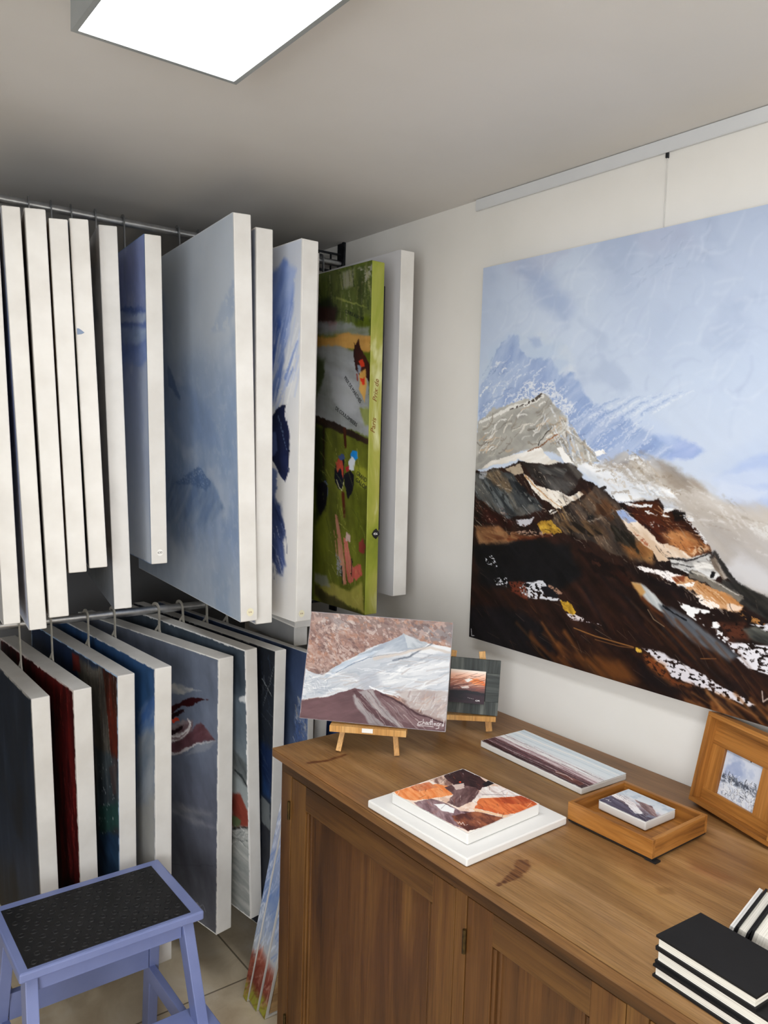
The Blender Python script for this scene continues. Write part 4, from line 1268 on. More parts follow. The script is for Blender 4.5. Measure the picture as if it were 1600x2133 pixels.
face_text(i, 'PRIX DE MARCHES', (719, 786), (752, 838), 0.016, M['black_ink'], r)
face_text(i, 'DE COULOMBIERS', (700, 850), (744, 886), 0.016, M['black_ink'], r)
face_text(i, 'COURSE A LA UNE', (720, 648), (758, 666), 0.014, M['black_ink'], r)
face_text(i, 'GRAND', (744, 985), (764, 1002), 0.018, M['black_ink'], r)
face_text(i, 'GALOP', (742, 998), (764, 1018), 0.018, M['black_ink'], r)
# orange lettering running up the green edge
W_, H_, T_, sh_, O_, x_, y_, z_ = i
xe = W_/2+sh_
for body, pa, pb, sz in (('Prix de', (781, 832), (785, 795), 0.022), ('Paris', (776, 905), (780, 868), 0.022)):
    qa = on(pa, O_+x_*xe, x_)-O_; qb = on(pb, O_+x_*xe, x_)-O_
    dd = np.array([0, (qb-qa)@y_, (qb-qa)@z_]); L = np.linalg.norm(dd); dd /= L
    nn = np.array([1.0, 0, 0]); uy = np.cross(nn, dd)
    cc = (qa+qb)/2
    mt = frame_mat((xe+0.0006, cc@y_, cc@z_), dd, uy, nn)
    lettering('edge_lettering', body, mt, sz, M['olive_ink'], r, 0.0002, 0.3)
bm = BM()
Q = on((781, 1112), O_+x_*xe, x_)-O_
prism(bm, [(-0.012, 0), (-0.005, 0.010), (0.003, 0.015), (0.013, 0.004), (0.015, -0.002), (0.003, -0.015), (-0.006, -0.009)], 0, 0.002,
      frame_mat((xe+0.0004, Q@y_, Q@z_), (0, 0, -1), (0, 1, 0), (1, 0, 0)))
st = obj('price_sticker', bm, M['black'], r, label='black sticker with a white number')
lettering('sticker_number', '456', frame_mat((xe+0.0028, Q@y_, Q@z_), (0, 0, -1), (0, 1, 0), (1, 0, 0)), 0.010, M['white_ink'], st)

hang(((792, 596), (803.5, 596), (781, 1105), (791, 1104)), 1.225, .395, 'thin black-edged canvas just behind the green racehorse canvas', 'hanging_canvas',
     simple_art([(0, '#232326'), (1, '#1b1b1e')], edge=None), mat=M['black'])
hang(((836, 521), (864, 525), (819, 1242), (846, 1239)), 1.335, .50, 'rightmost hanging canvas of the upper row, blank grey-white face beside the wall', 'hanging_canvas',
     simple_art([(0, '#bdbdc0'), (0.5, '#c3c3c5'), (1, '#b8b8ba')], gain=1.15, edge=None))

# lower row ----------------------------------------------------------


def ragged(c='#e8e6e2'):
    return (c, 0.005, 0.004)


hang(((65, 1454), (104, 1449), (86, 1871), (123, 1860)), .47, -.58, 'leftmost lower canvas with a very dark slate-blue face', 'hanging_canvas',
     simple_art([(0, '#1f2a3c'), (0.4, '#2c384c'), (0.7, '#3a4862'), (1, '#33302f')], [('#4a566e', 3, 30, 90, 0.5, 0.75, 0.5), ('#2a2520', 5, 4, 0, 0.5, 0.7, 0.5)], gain=0.5, res=0.004, resx=0.004,
                edge=ragged()), hfix=0.80, row='lower')


def l2(A):
    A.poly([(60, 1380), (120, 1400), (150, 1440), (165, 1840), (120, 1840), (118, 1500)], '#6a1a18', 0.02, 0.03, 16, 0.8, '#3a0c10', 88, (6, 60))
    A.scatter([(80, 1360), (150, 1430), (168, 1840), (130, 1840), (120, 1480)], 120, 0.05, 0.006, 80, ['#8a2a26', '#a9524a', '#4b1012', '#5c1614'], 25, 0.6, 0.001, dry=0.45)


hang(((153, 1441), (191, 1431), (171, 1847), (205, 1837)), .544, -.57, 'lower canvas with a deep blood-red face', 'hanging_canvas',
     simple_art([(0, '#26090c'), (0.4, '#3b0d10'), (1, '#2a090c')], [('#120507', 4, 3, 0, 0.45, 0.65, 0.6), ('#6a1d1c', 4, 60, 90, 0.5, 0.7, 0.6)], gain=0.95, res=0.003, resx=0.003, extra=l2,
                edge=('#e0d6d2', 0.005, 0.006)), hfix=0.80, row='lower')


def l3(A):
    A.poly([(60, 1300), (140, 1340), (170, 1400), (165, 1440), (60, 1380)], '#16243f', 0.02, 0.02, 16, 0.9)
    A.poly([(150, 1360), (205, 1395), (245, 1420), (246, 1600), (205, 1620), (190, 1500)], '#49443d', 0.01, 0.02, 20, 0.9, '#6b665d', 80, (6, 34))
    A.poly([(215, 1395), (232, 1400), (244, 1415), (246, 1590), (236, 1600), (225, 1500)], '#5b2116', 0.004, 0.012, 26, 0.95, '#2c1610', 85, (6, 40))
    A.poly([(150, 1358), (165, 1365), (168, 1400), (152, 1395)], '#5b1c18', 0.004, 0.008, 30, 0.9)
    A.poly([(228, 1600), (244, 1590), (242, 1655), (236, 1655)], '#6b2a18', 0.003, 0.005, 30, 0.9)
    A.scatter([(175, 1370), (244, 1420), (248, 1640), (200, 1640)], 60, 0.10, 0.003, 84, ['#8b8a86', '#3a2a20', '#6b3a22', '#a9a49a', '#1b2130'], 10, 0.7, 0.001)
    A.poly([(200, 1560), (248, 1580), (250, 1720), (205, 1720)], '#27323d', 0.012, 0.014, 22, 0.7, '#44535c', 80, (5, 30))
    A.poly([(205, 1680), (250, 1670), (251, 1720), (210, 1740)], '#234740', 0.010, 0.012, 26, 0.75)
    A.poly([(205, 1730), (250, 1740), (250, 1900), (205, 1900)], '#13223a', 0.010, 0.012, 22, 0.9, '#25405c', 30, (6, 26))
    A.scatter([(205, 1580), (240, 1580), (240, 1750), (205, 1750)], 50, 0.004, 0.003, 84, ['#e3e6ea'], 10, 0.8, 0.0006)


hang(((245, 1411), (281, 1402), (250, 1822), (285, 1812)), .634, -.545, 'lower canvas with a dark brown, rust and navy stormy face', 'hanging_canvas',
     simple_art([(0, '#1c2940'), (0.4, '#332f2c'), (0.7, '#2a343c'), (1, '#101d31')], gain=1.25, res=0.0025, resx=0.003, extra=l3, edge=('#9db7d6', 0.003, 0.003)), hfix=0.80, row='lower')


def l4(A):
    A.poly([(286, 1480), (325, 1440), (325, 1560), (286, 1590)], '#8d9bb0', 0.012, 0.02, 22, 0.85, '#3e5f96', -50, (8, 30))
    A.poly([(286, 1530), (325, 1520), (327, 1680), (286, 1680)], '#a5a9ad', 0.02, 0.02, 18, 0.85, '#7d8690', -60, (5, 26))
    A.poly([(286, 1680), (327, 1650), (327, 1950), (286, 1950)], '#9d9d9a', 0.02, 0.02, 14, 0.9)


hang(((323, 1391), (358, 1387), (326, 1800), (358, 1800)), .703, -.53, 'lower canvas with a strong mid-blue sky fading to pale grey below', 'hanging_canvas',
     simple_art([(0, '#2c4c76'), (0.25, '#30527e'), (0.42, '#48648e'), (0.55, '#8d95a0'), (1, '#9a9a98')], gain=1.0, res=0.0025, resx=0.003, extra=l4, edge=('#dfe0e2', 0.003, 0.003)), hfix=0.82, row='lower')


def l5(A):
    A.poly([(340, 1430), (362, 1424), (380, 1426), (402, 1436), (394, 1444), (375, 1447), (345, 1445)], '#a9a9a6', 0.003, 0.006, 40, 0.95, '#878a90', 10, (10, 40))
    A.line([(385, 1433), (402, 1438), (420, 1437)], 0.004, '#9b9ea3', 0.001, 0.001, 0.7)
    A.poly([(350, 1478), (362, 1470), (378, 1460), (398, 1452), (414, 1454), (434, 1457), (414, 1459), (404, 1468), (390, 1474), (380, 1470), (366, 1480), (352, 1496)], '#2b080c', 0.0012, 0.003, 60)
    A.line([(350, 1490), (366, 1485), (385, 1482)], 0.006, '#c9c4c0', 0.001, 0.001, 0.8, dry=0.4)
    A.poly([(352, 1488), (384, 1478), (384, 1484), (368, 1494), (352, 1504)], '#1e070b', 0.0012, 0.003, 60)
    A.poly([(358, 1500), (372, 1495), (374, 1502), (360, 1507)], '#d2452a', 0.001, 0.001, 60)
    A.poly([(340, 1510), (360, 1510), (380, 1500), (402, 1500), (400, 1520), (385, 1540), (350, 1550)], '#5d4348', 0.004, 0.006, 40, 0.95, '#8e8486', -20, (10, 40))
    for k, (rr, cc) in enumerate(((0, '#c5bfbf'), (5, '#efeeee'), (10, '#8c7a7d'), (15, '#e1dddc'))):
        A.line([(352, 1528+rr), (375, 1530+rr*0.8), (392, 1518+rr*0.5), (398, 1504+rr*0.4), (390, 1498)], 0.006, cc, 0.003, 0.001, 0.8, rough=0.002)
    A.poly([(352, 1525), (372, 1518), (384, 1508), (378, 1520), (360, 1532)], '#1f0c10', 0.0012, 0.003, 60)
    A.poly([(352, 1548), (380, 1540), (405, 1515), (420, 1504), (434, 1522), (448, 1541), (420, 1545), (400, 1556), (370, 1570), (350, 1566)], '#4a2a30', 0.004, 0.004, 40, 0.95, '#6b4b50', -30, (8, 30))
    A.line([(340, 1566), (365, 1570), (388, 1562), (410, 1550), (450, 1543)], 0.009, '#bdb9ba', 0.003, 0.0015, 0.9, rough=0.002)
    A.poly([(405, 1556), (430, 1545), (452, 1544), (438, 1560), (412, 1568), (388, 1572)], '#838891', 0.004, 0.004, 40, 0.6)
    A.poly([(340, 1672), (380, 1676), (430, 1690), (448, 1688), (440, 1704), (400, 1695), (340, 1700)], '#8b8b8f', 0.012, 0.010, 26, 0.75, '#63666f', 10, (6, 40))
    A.poly([(360, 1690), (400, 1700), (450, 1725), (400, 1716)], '#85868c', 0.010, 0.008, 30, 0.6)
    A.line([(360, 1800), (420, 1803), (452, 1802)], 0.002, '#3a3d44', 0.002, 0.001, 0.6)
    A.line([(402, 1880), (408, 1884), (412, 1880), (418, 1890), (424, 1886), (430, 1900)], 0.002, '#8d8f95', 0.002, 0.0008, 0.8)


hang(((456, 1373), (487, 1366), (455, 1946), (482, 1932)), .823, -.53, 'lower canvas with a slate-grey face, dark red bird-like strokes and white swirls', 'hanging_canvas',
     simple_art([(0, '#5c6474'), (0.3, '#616a7c'), (0.55, '#5a5e6c'), (0.8, '#4d4f58'), (1, '#55565c')], [('#6d7486', 4, 4, 0, 0.5, 0.75, 0.5)], gain=1.35, res=0.002, resx=0.0028, extra=l5, edge=('#dad8d4', 0.003, 0.002)), row='lower')


def l6(A):
    A.poly([(480, 1360), (512, 1370), (514, 1440), (480, 1450)], '#2d3641', 0.02, 0.016, 20, 0.8)
    A.poly([(498, 1456), (513, 1446), (514, 1462), (502, 1463)], '#b9bdc0', 0.003, 0.006, 40, 0.9)
    A.poly([(485, 1560), (514, 1590), (516, 1640), (485, 1610)], '#787d7e', 0.01, 0.014, 26, 0.85, '#3c4143', 50, (6, 40))
    A.line([(490, 1603), (505, 1618), (516, 1640)], 0.008, '#1f2527', 0.004, 0.002, 0.8)
    A.poly([(485, 1650), (500, 1655), (517, 1690), (518, 1720), (485, 1722)], '#6d2c22', 0.006, 0.012, 26, 0.95, '#9a4a3a', 40, (6, 30))
    A.poly([(485, 1700), (505, 1708), (500, 1722), (485, 1724)], '#4b6b4a', 0.004, 0.008, 30, 0.8)
    A.line([(485, 1726), (518, 1722)], 0.006, '#22211f', 0.003, 0.002)
    A.poly([(485, 1730), (518, 1728), (524, 1915), (485, 1900)], '#aeb1ae', 0.006, 0.008, 26, 0.95, '#7d8282', 8, (4, 60))
    A.scatter([(485, 1728), (518, 1726), (520, 1760), (485, 1766)], 30, 0.05, 0.004, -10, ['#3a3e3e', '#d5d6d4', '#8a8c8a'], 30, 0.8)


hang(((512, 1356), (536, 1349), (524, 1920), (546, 1903)), .899, -.53, 'lower canvas with a grey-green stormy face turning red and pale near the bottom', 'hanging_canvas',
     simple_art([(0, '#39434e'), (0.3, '#59646e'), (0.5, '#8a9294'), (1, '#9a9c9a')], gain=1.35, res=0.0025, resx=0.003, extra=l6, edge=('#e4e3e0', 0.004, 0.004)), row='lower')


def l7(A):
    A.poly([(540, 1360), (573, 1370), (572, 1450), (540, 1450)], '#23272e', 0.02, 0.016, 20, 0.8)
    A.poly([(540, 1540), (571, 1560), (566, 1670), (545, 1655)], '#182a50', 0.014, 0.014, 22, 0.9, '#24406e', 60, (6, 30))
    A.poly([(543, 1655), (563, 1675), (562, 1730), (545, 1710)], '#6f7578', 0.003, 0.004, 30, 1)
    A.poly([(545, 1710), (562, 1732), (560, 1860), (545, 1850)], '#303238', 0.003, 0.004, 30, 1)
    A.line([(546, 1414), (560, 1438), (566, 1450)], 0.003, '#9aa0a4', 0.002, 0.001, 0.8)
    A.line([(572, 1385), (560, 1430), (548, 1470)], 0.002, '#8a9094', 0.002, 0.001, 0.7)
    A.scatter([(545, 1380), (572, 1380), (568, 1640), (548, 1640)], 30, 0.06, 0.003, 60, ['#4a5a78', '#7a8088', '#15203a'], 40, 0.6, 0.001)


hang(((574, 1360), (597, 1352), (559, 1860), (584, 1860)), .965, -.52, 'lower canvas with a near-black navy face and scratchy white lines, beside the cabinet corner', 'hanging_canvas',
     simple_art([(0, '#2a2f38'), (0.4, '#262c36'), (1, '#1c2434')], gain=0.85, res=0.0025, resx=0.003, extra=l7, edge=('#dcdbd8', 0.002, 0.002)), hfix=0.83, row='lower')


def l8(A):
    A.poly([(615, 1470), (640, 1440), (646, 1500), (642, 1545), (612, 1545)], '#8a94a5', 0.006, 0.012, 40, 0.8, '#4f669a', 75, (10, 50), dry=0.4)
    A.scatter([(618, 1460), (644, 1450), (643, 1540), (612, 1545)], 70, 0.02, 0.004, 75, ['#b9bdc3', '#43609c', '#6b7ea8', '#a9a394'], 40, 0.8, 0.001)
    A.poly([(597, 1350), (640, 1365), (640, 1450), (597, 1420)], '#3a4868', 0.02, 0.02, 22, 0.6)


hang(((645, 1362), (657, 1359), (641, 1537), (653, 1537)), 1.03, -.52, 'lower canvas with a cobalt-blue face streaked pale, seen between the cabinet and its dark neighbour', 'hanging_canvas',
     simple_art([(0, '#36435f'), (0.3, '#414f6c'), (0.6, '#566380'), (1, '#4a5c80')], [('#5f6f90', 4, 12, 85, 0.5, 0.75, 0.5)], gain=1.1, res=0.0025, resx=0.003, extra=l8, edge=('#cfd3d8', 0.001, 0.001)), hfix=0.6, row='lower')
hang(((662, 1380), (688, 1376), (654, 1530), (680, 1530)), 1.14, -.53, 'plain white canvas edge seen over the cabinet, left of the easel leg', 'hanging_canvas',
     simple_art([(0, '#c2c2c2'), (1, '#bdbdbd')], gain=1.1, edge=None), hfix=0.6, row='lower')

# small white-edged canvas on the floor behind the cabinet (only its top shows)
root = thing('leaning_canvas', 'small white canvas whose top corner peeks over the cabinet beside the easel leg', 'canvas',
             frame_mat((1.335, 1.98, 0.001), (0, -1, 0), (0, 0, 1), (-1, 0, 0)))
stretched_canvas(root, 0.30, 0.752, 0.03)
A = Art(0.30, 0.752, 0.006, '#3f62a8')
A.mottle('#c9d0dc', 9, 9, 40, 0.5, 0.7, 0.7)
A.build('painted_surface', root, M['art'], x0=-0.15, ytop=0.752)


# ------------------------------------------------------------------ canvases leaning against the cabinet end
def edge_art(w, h, seed):
    A = Art(w, h, 0.003, '#6f86b4', resx=0.003, seed=seed)
    A.grad([(0, '#b9b8bd'), (0.2, '#9aa3bb'), (0.45, '#7288b2'), (0.6, '#98a4ba'), (0.72, '#a9adb2'), (0.78, '#8d4a3c'), (0.9, '#7c3a30'), (0.95, '#9a9a3a'), (1, '#a5a83a')], rough=0.05)
    A.scatter([(0, 0), (1, 0), (1, 0.72), (0, 0.72)], 60, 0.05, 0.004, -75, ['#dfe3ea', '#5c79b4', '#b9c4d8'], 15, 0.8, 0.001)
    A.scatter([(0, 0.72), (1, 0.72), (1, 1), (0, 0.95)], 30, 0.05, 0.004, -65, ['#c89a8c', '#6b2018', '#b0604c'], 25, 0.7, 0.001)
    return A


lean = math.atan2(0.205, 0.70)
yb = 1.957
GS = 'canvases leaning against the end of the cabinet'
labs = ['outermost leaning canvas with blue, red and yellow painted side, against the cabinet end',
        'middle leaning canvas with blue and red painted side in the floor stack by the cabinet',
        'innermost leaning canvas of the floor stack, pressed against the cabinet end']
for k in range(3):
    T = T_ = (0.022, 0.046, 0.034)[k]
    a = lean
    # canvas leans back toward the cabinet (-Y) as it rises
    up = Vector((0, -math.sin(a), math.cos(a)))
    nrm = Vector((0, math.cos(a), math.sin(a)))      # painted side faces away from the cabinet
    xx = up.cross(nrm)
    H = 0.70-k*0.012
    O = Vector((1.03+0.12+k*0.004, yb, T_*math.sin(a)+0.0008))
    root = thing('leaning_canvas', labs[k], 'canvas', frame_mat(O, xx, up, nrm), GS)
    stretched_canvas(root, 0.24, H, T)
    A = Art(0.24, H, 0.008, '#8d98b0')
    A.mottle('#b9c4d8', 5, 5, 40, 0.5, 0.7, 0.7)
    A.build('painted_surface', root, M['art'], x0=-0.12, ytop=H)
    # painted side, facing -X in the room
    side = edge_art(T, H, 30+k)
    sx = -0.1206 if xx.x > 0 else 0.1206
    if xx.x > 0:
        m4 = frame_mat((sx, 0, 0), (0, 0, 1), (0, 1, 0), (-1, 0, 0))
    else:
        m4 = frame_mat((sx, 0, 0), (0, 0, -1), (0, 1, 0), (1, 0, 0))
    side.build('painted_side', root, M['art'], z=0.0, x0=(-T if xx.x > 0 else 0), ytop=H, mat4=m4, gain=1.25)
    yb -= T/math.cos(a)+0.0045

# ------------------------------------------------------------------ cabinet
TOP = 0.865
CX0, CX1 = 0.952, 1.592
CY1, CY0 = 1.630, -0.30
cab = thing('oak_cabinet', 'old dark oak cabinet with worn top and panelled doors along the right wall', 'cabinet', Matrix.Translation((CX0, CY0, 0)))


def cb(bm, lo, hi, bev=0.0015):
    o = Vector((CX0, CY0, 0))
    box(bm, Vector(lo)-o, Vector(hi)-o, bev)


def cpart(name, boxes, mat, parent, bev=0.001):
    o = Vector((CX0, CY0, 0))
    return pieces(name, [(Vector(lo)-o, Vector(hi)-o) for lo, hi in boxes], mat, parent, bev)


zt = TOP-0.0212
cpart('side_panel', [((CX0+0.023, CY1-0.02, 0.0), (CX1, CY1, zt)), ((CX0+0.023, CY0, 0.0), (CX1, CY0+0.02, zt))], M['cab'], cab)
cpart('back_panel', [((CX1-0.012, CY0+0.0205, 0.06), (CX1, CY1-0.0205, zt))], M['cab'], cab)
cpart('bottom_panel', [((CX0+0.023, CY0+0.0205, 0.08), (CX1-0.0125, CY1-0.0205, 0.10))], M['cab_h'], cab)
cpart('plinth', [((CX0+0.004, CY0, 0.0), (CX0+0.0225, CY1, 0.0745))], M['cab_h'], cab)
DZ0, DZ1 = 0.125, 0.811
doors = [(1.585, 1.006), (0.977, 0.642), (0.606, 0.03)]
cpart('face_rail', [((CX0, CY0, DZ1), (CX0+0.022, CY1, zt)), ((CX0, CY0, 0.075), (CX0+0.022, CY1, DZ0))], M['cab_h'], cab)
edges = [CY1, 1.585, 1.006, 0.977, 0.642, 0.606, 0.03, CY0]
cpart('face_stile', [((CX0, b, DZ0), (CX0+0.022, a, DZ1)) for a, b in zip(edges[0::2], edges[1::2])], M['cab'], cab)
g = 0.0022
for (y1, y0) in doors:
    y1 -= g; y0 += g
    z0, z1 = DZ0+g, DZ1-g
    st = 0.062
    x0, x1 = CX0+0.001, CX0+0.021
    # the door is its panel; stiles, rails, beading and hinges are fixed to it
    d = cpart('door', [((x0+0.009, y0+st, z0+st), (x0+0.016, y1-st, z1-st+0.004))], M['cab'], cab, 0)[0]
    cpart('door_stile', [((x0, y1-st, z0), (x1, y1, z1)), ((x0, y0, z0), (x1, y0+st, z1))], M['cab'], d)
    cpart('door_rail', [((x0, y0+st, z1-st+0.004), (x1, y1-st, z1)), ((x0, y0+st, z0), (x1, y1-st, z0+st))], M['cab_h'], d)
    bd = []
    for (a, b) in ((y1-st-0.008, y1-st), (y0+st, y0+st+0.008)):
        bd.append(((x0+0.003, a, z0+st), (x0+0.014, b, z1-st)))
    for (a, b) in ((y1-st-0.019, y1-st-0.012), (y0+st+0.012, y0+st+0.019)):
        bd.append(((x0+0.006, a, z0+st), (x0+0.014, b, z1-st)))
    cpart('beading', bd, M['cab'], d, 0.002)
    for zc in ((0.727, 0.190)):
        bm = BM()
        yh = y1+0.004 if (y1 > 1.5 or y1 < 0.62) else y1
        o = Vector((CX0, CY0, 0))
        tube(bm, [Vector((CX0-0.003, yh+0.002, zc-0.022))-o, Vector((CX0-0.003, yh+0.002, zc+0.022))-o], 0.0038, 10)
        obj('hinge', bm, M['brass'], d)
# top slab with colour attribute for stains
bm = BM()
nX, nY = 84, 240
sx0, sx1, sy0, sy1 = 0.932, 1.597, CY0-0.02, 1.645
o = Vector((CX0, CY0, 0))
cb(bm, (sx0, sy0, TOP-0.021), (sx1, sy1, TOP-0.0008), 0.0035)
lay = bm.verts.layers.float_color.new('Col')
for v in bm.verts:
    v[lay] = (0.62, 0.56, 0.52, 1)
tb = obj('cabinet_top', bm, M['cab_top'], cab)


def px_on_top(p):
    Q = Zp(p, TOP)
    return (sy1-Q[1], Q[0]-sx0)       # art x runs toward the viewer, y away from the front edge


A = Art(sy1-sy0, sx1-sx0, 0.003, '#ffffff', conv=lambda p: px_on_top(p), seed=3)
A.mottle('#c9bfb8', 4, 10, 0, 0.5, 0.75, 0.6)
A.mottle('#fff6e6', 3, 7, 0, 0.5, 0.7, 0.6)
A.poly([(1030, 1845), (1050, 1830), (1066, 1815), (1075, 1792), (1100, 1790), (1108, 1805), (1095, 1820), (1060, 1838), (1040, 1848)], '#7d5a52', 0.002, 0.006, 60, 0.9, '#c0a894', 0, (6, 260), con=5)
A.line([(642, 1589), (680, 1585), (720, 1572)], 0.012, '#8d6458', 0.008, 0.004, 0.75, rough=0.003)
A.poly([(580, 1560), (640, 1600), (760, 1660), (700, 1660), (600, 1590)], '#ddc9b4', 0.02, 0.01, 20, 0.5)
A.poly([(1368, 1850), (1400, 1850), (1405, 1862), (1375, 1862)], '#b9b0a0', 0.006, 0.004, 40, 0.6)
A.poly([(1080, 1850), (1180, 1870), (1200, 1900), (1120, 1900)], '#fff8ec', 0.02, 0.02, 16, 0.6)
A.poly([(1440, 1790), (1530, 1830), (1500, 1840), (1430, 1810)], '#c3a398', 0.016, 0.012, 22, 0.6)
A.line([(1190, 1898), (1215, 1914)], 0.004, '#fffaf0', 0.003, 0.001, 0.9)
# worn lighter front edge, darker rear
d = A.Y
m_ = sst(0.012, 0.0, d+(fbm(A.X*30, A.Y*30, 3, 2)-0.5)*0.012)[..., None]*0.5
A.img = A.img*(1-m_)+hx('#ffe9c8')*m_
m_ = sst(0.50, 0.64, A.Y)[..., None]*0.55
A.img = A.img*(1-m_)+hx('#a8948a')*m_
A.scatter([(590, 1560), (1000, 1500), (1600, 1750), (1560, 2100), (1200, 1960)], 70, 0.05, 0.002, 3, ['#a98d7c', '#8d7468', '#fff4e2'], 8, 0.5, 0.001)
# lies flat: art x -> -Y, art y -> +X
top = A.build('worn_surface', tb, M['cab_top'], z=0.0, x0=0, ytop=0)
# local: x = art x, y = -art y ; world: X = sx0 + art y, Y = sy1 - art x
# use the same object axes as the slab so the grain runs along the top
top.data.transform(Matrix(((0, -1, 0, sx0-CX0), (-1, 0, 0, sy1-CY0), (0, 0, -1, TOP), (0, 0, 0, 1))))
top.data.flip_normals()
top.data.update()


# ------------------------------------------------------------------ things on the cabinet
def flat_frame(px, z, name):
    """axis frame on a horizontal plane from four corners L, F(ront), R, B(ack)"""
    P = [Zp(p, z) if p is not None else None for p in px]
    if P[3] is None:
        P[3] = P[0]+P[2]-P[1]
    if P[0] is None:
        P[0] = P[1]+P[3]-P[2]
    P = np.array(P)
    c = P.mean(0)
    ex = ((P[1]-P[0])+(P[2]-P[3]))/2      # from L toward F
    L = np.linalg.norm(ex); ex /= L
    ey = np.array([-ex[1], ex[0], 0])
    Wd = abs(((P[0]-P[3]+P[1]-P[2])/2)@ey)
    s = np.sign((P[2]-P[1])@ey)
    return c, ex, ey, L, Wd, s


# white primed board with the orange canvas on it
def lying(px, zface, T, name, label, cat, artf=None, mat=None, back=False, res=0.0009, gain=1.1):
    c, ex, ey, L, Wd, s = flat_frame(px, zface, name)
    # canvas frame: x right, y up in picture, z = world up
    xx = ex; yy = np.cross([0, 0, 1], xx)
    O = np.array([c[0], c[1], zface])-yy*Wd/2
    root = thing(name, label, cat, frame_mat(O, xx, yy, (0, 0, 1)), 'canvases lying on the cabinet')
    stretched_canvas(root, L, Wd, T, mat, back)
    if artf:
        def conv(p):
            Q = on(p, O, (0, 0, 1))-O
            return (Q@xx+L/2, Wd-Q@yy)
        A = Art(L, Wd, res, '#dddddd', conv=conv, seed=8)
        artf(A)
        A.warp(0.0012, 130, 5)
        A.streaks(0.14, 30, (40, 200), 6)
        A.build('painted_surface', root, M['art'], x0=-L/2, ytop=Wd, gain=gain, z=0.0005)
    return root, (O, xx, yy, L, Wd)


lying(((767, 1667), (974, 1790), (1180, 1701), None), TOP+0.0165, 0.0155, 'canvas_board', 'larger blank white canvas lying flat under the orange abstract', 'canvas', mat=M['white_board'])


def orange(A):
    A.img[:] = hx('#e6cfbf')
    A.mottle('#c39b84', 30, 40, 20, 0.5, 0.7, 0.6)
    A.mottle('#f3e9e2', 40, 30, 60, 0.5, 0.7, 0.6)
    A.poly([(818, 1648), (850, 1640), (930, 1632), (944, 1656), (900, 1664), (860, 1668), (836, 1664)], '#d97a3d', 0.0006, 0.003, 120, 1, '#e79a63', 20, (30, 160))
    A.poly([(850, 1636), (895, 1630), (912, 1640), (870, 1650)], '#b5542d', 0.0008, 0.003, 120, 0.9, '#d08a60', 20, (30, 120))
    A.poly([(893, 1622), (930, 1605), (966, 1601), (985, 1612), (940, 1640), (905, 1632)], '#d8bfae', 0.0008, 0.003, 120, 0.9, '#6b4a42', 35, (40, 120))
    A.poly([(930, 1606), (966, 1600), (1000, 1618), (1020, 1636), (1005, 1645), (975, 1650), (950, 1640), (935, 1628), (925, 1618)], '#42282a', 0.0006, 0.003, 100, 1, '#2a1a1e', 30, (30, 100))
    A.poly([(926, 1640), (948, 1634), (990, 1640), (1000, 1652), (980, 1672), (955, 1682), (930, 1672), (945, 1656)], '#4f3536', 0.0006, 0.003, 100, 1, '#7d6261', 60, (30, 120))
    A.poly([(942, 1636), (966, 1632), (968, 1642), (950, 1646)], '#c7b3ab', 0.0006, 0.002, 120)
    A.line([(959, 1629), (959, 1630)], 0.005, '#e2502a', 0.005, 0.0006)
    A.poly([(1006, 1640), (1040, 1638), (1088, 1658), (1060, 1664), (1010, 1658), (985, 1668)], '#ece5e2', 0.0006, 0.003, 100, 1, '#c9b9b4', 15, (30, 160))
    A.poly([(1020, 1625), (1030, 1632), (1012, 1640), (1004, 1634)], '#1f1a20', 0.0006, 0.002, 100, 1)
    A.line([(1005, 1655), (1050, 1656), (1085, 1659)], 0.002, '#7b6c6c', 0.001, 0.0006)
    A.poly([(998, 1664), (1060, 1660), (1100, 1660), (1122, 1678), (1100, 1690), (1050, 1698), (990, 1684)], '#b8512a', 0.0006, 0.003, 100, 1, '#d97a46', 12, (30, 160))
    A.poly([(1040, 1662), (1085, 1658), (1115, 1670), (1085, 1676), (1050, 1674)], '#9a3a1e', 0.0008, 0.003, 120, 0.85, '#c86a40', 12, (30, 160))
    A.poly([(985, 1684), (1048, 1698), (1060, 1704), (990, 1690)], '#e2bd98', 0.0006, 0.002, 120)
    A.poly([(862, 1672), (900, 1664), (930, 1674), (960, 1690), (1000, 1692), (1050, 1704), (1010, 1722), (975, 1731), (930, 1712), (890, 1694)], '#5a3f45', 0.0006, 0.003, 100, 1, '#9a8084', 30, (30, 120))
    A.poly([(940, 1700), (990, 1690), (1048, 1704), (1010, 1722), (976, 1731), (950, 1715)], '#4b2622', 0.0008, 0.004, 100, 0.95, '#9a5a3c', 25, (40, 90))
    A.poly([(905, 1676), (925, 1674), (948, 1686), (945, 1694), (920, 1690)], '#eceaea', 0.0006, 0.003, 120)
    A.scatter([(818, 1648), (966, 1601), (1122, 1678), (974, 1732)], 90, 0.02, 0.0012, 40, ['#f4ece6', '#4a2c2a', '#c46a40', '#8a6a62', '#2c1c20'], 60, 0.7, 0.0005)
    A.line([(952, 1712), (955, 1716), (957, 1712), (961, 1718), (964, 1713), (968, 1720), (974, 1718)], 0.0008, '#f0e6e2', 0.0007, 0.0003)
    A.edge('#efece8', 0.0008, 0.001)


lying(((814, 1652), (974, 1734), (1125, 1677), (966, 1601)), TOP+0.0165+0.0225, 0.022, 'small_canvas', 'square orange, brown and white abstract canvas lying on the blank white canvas', 'canvas', orange, M['white_board'], gain=1.15)


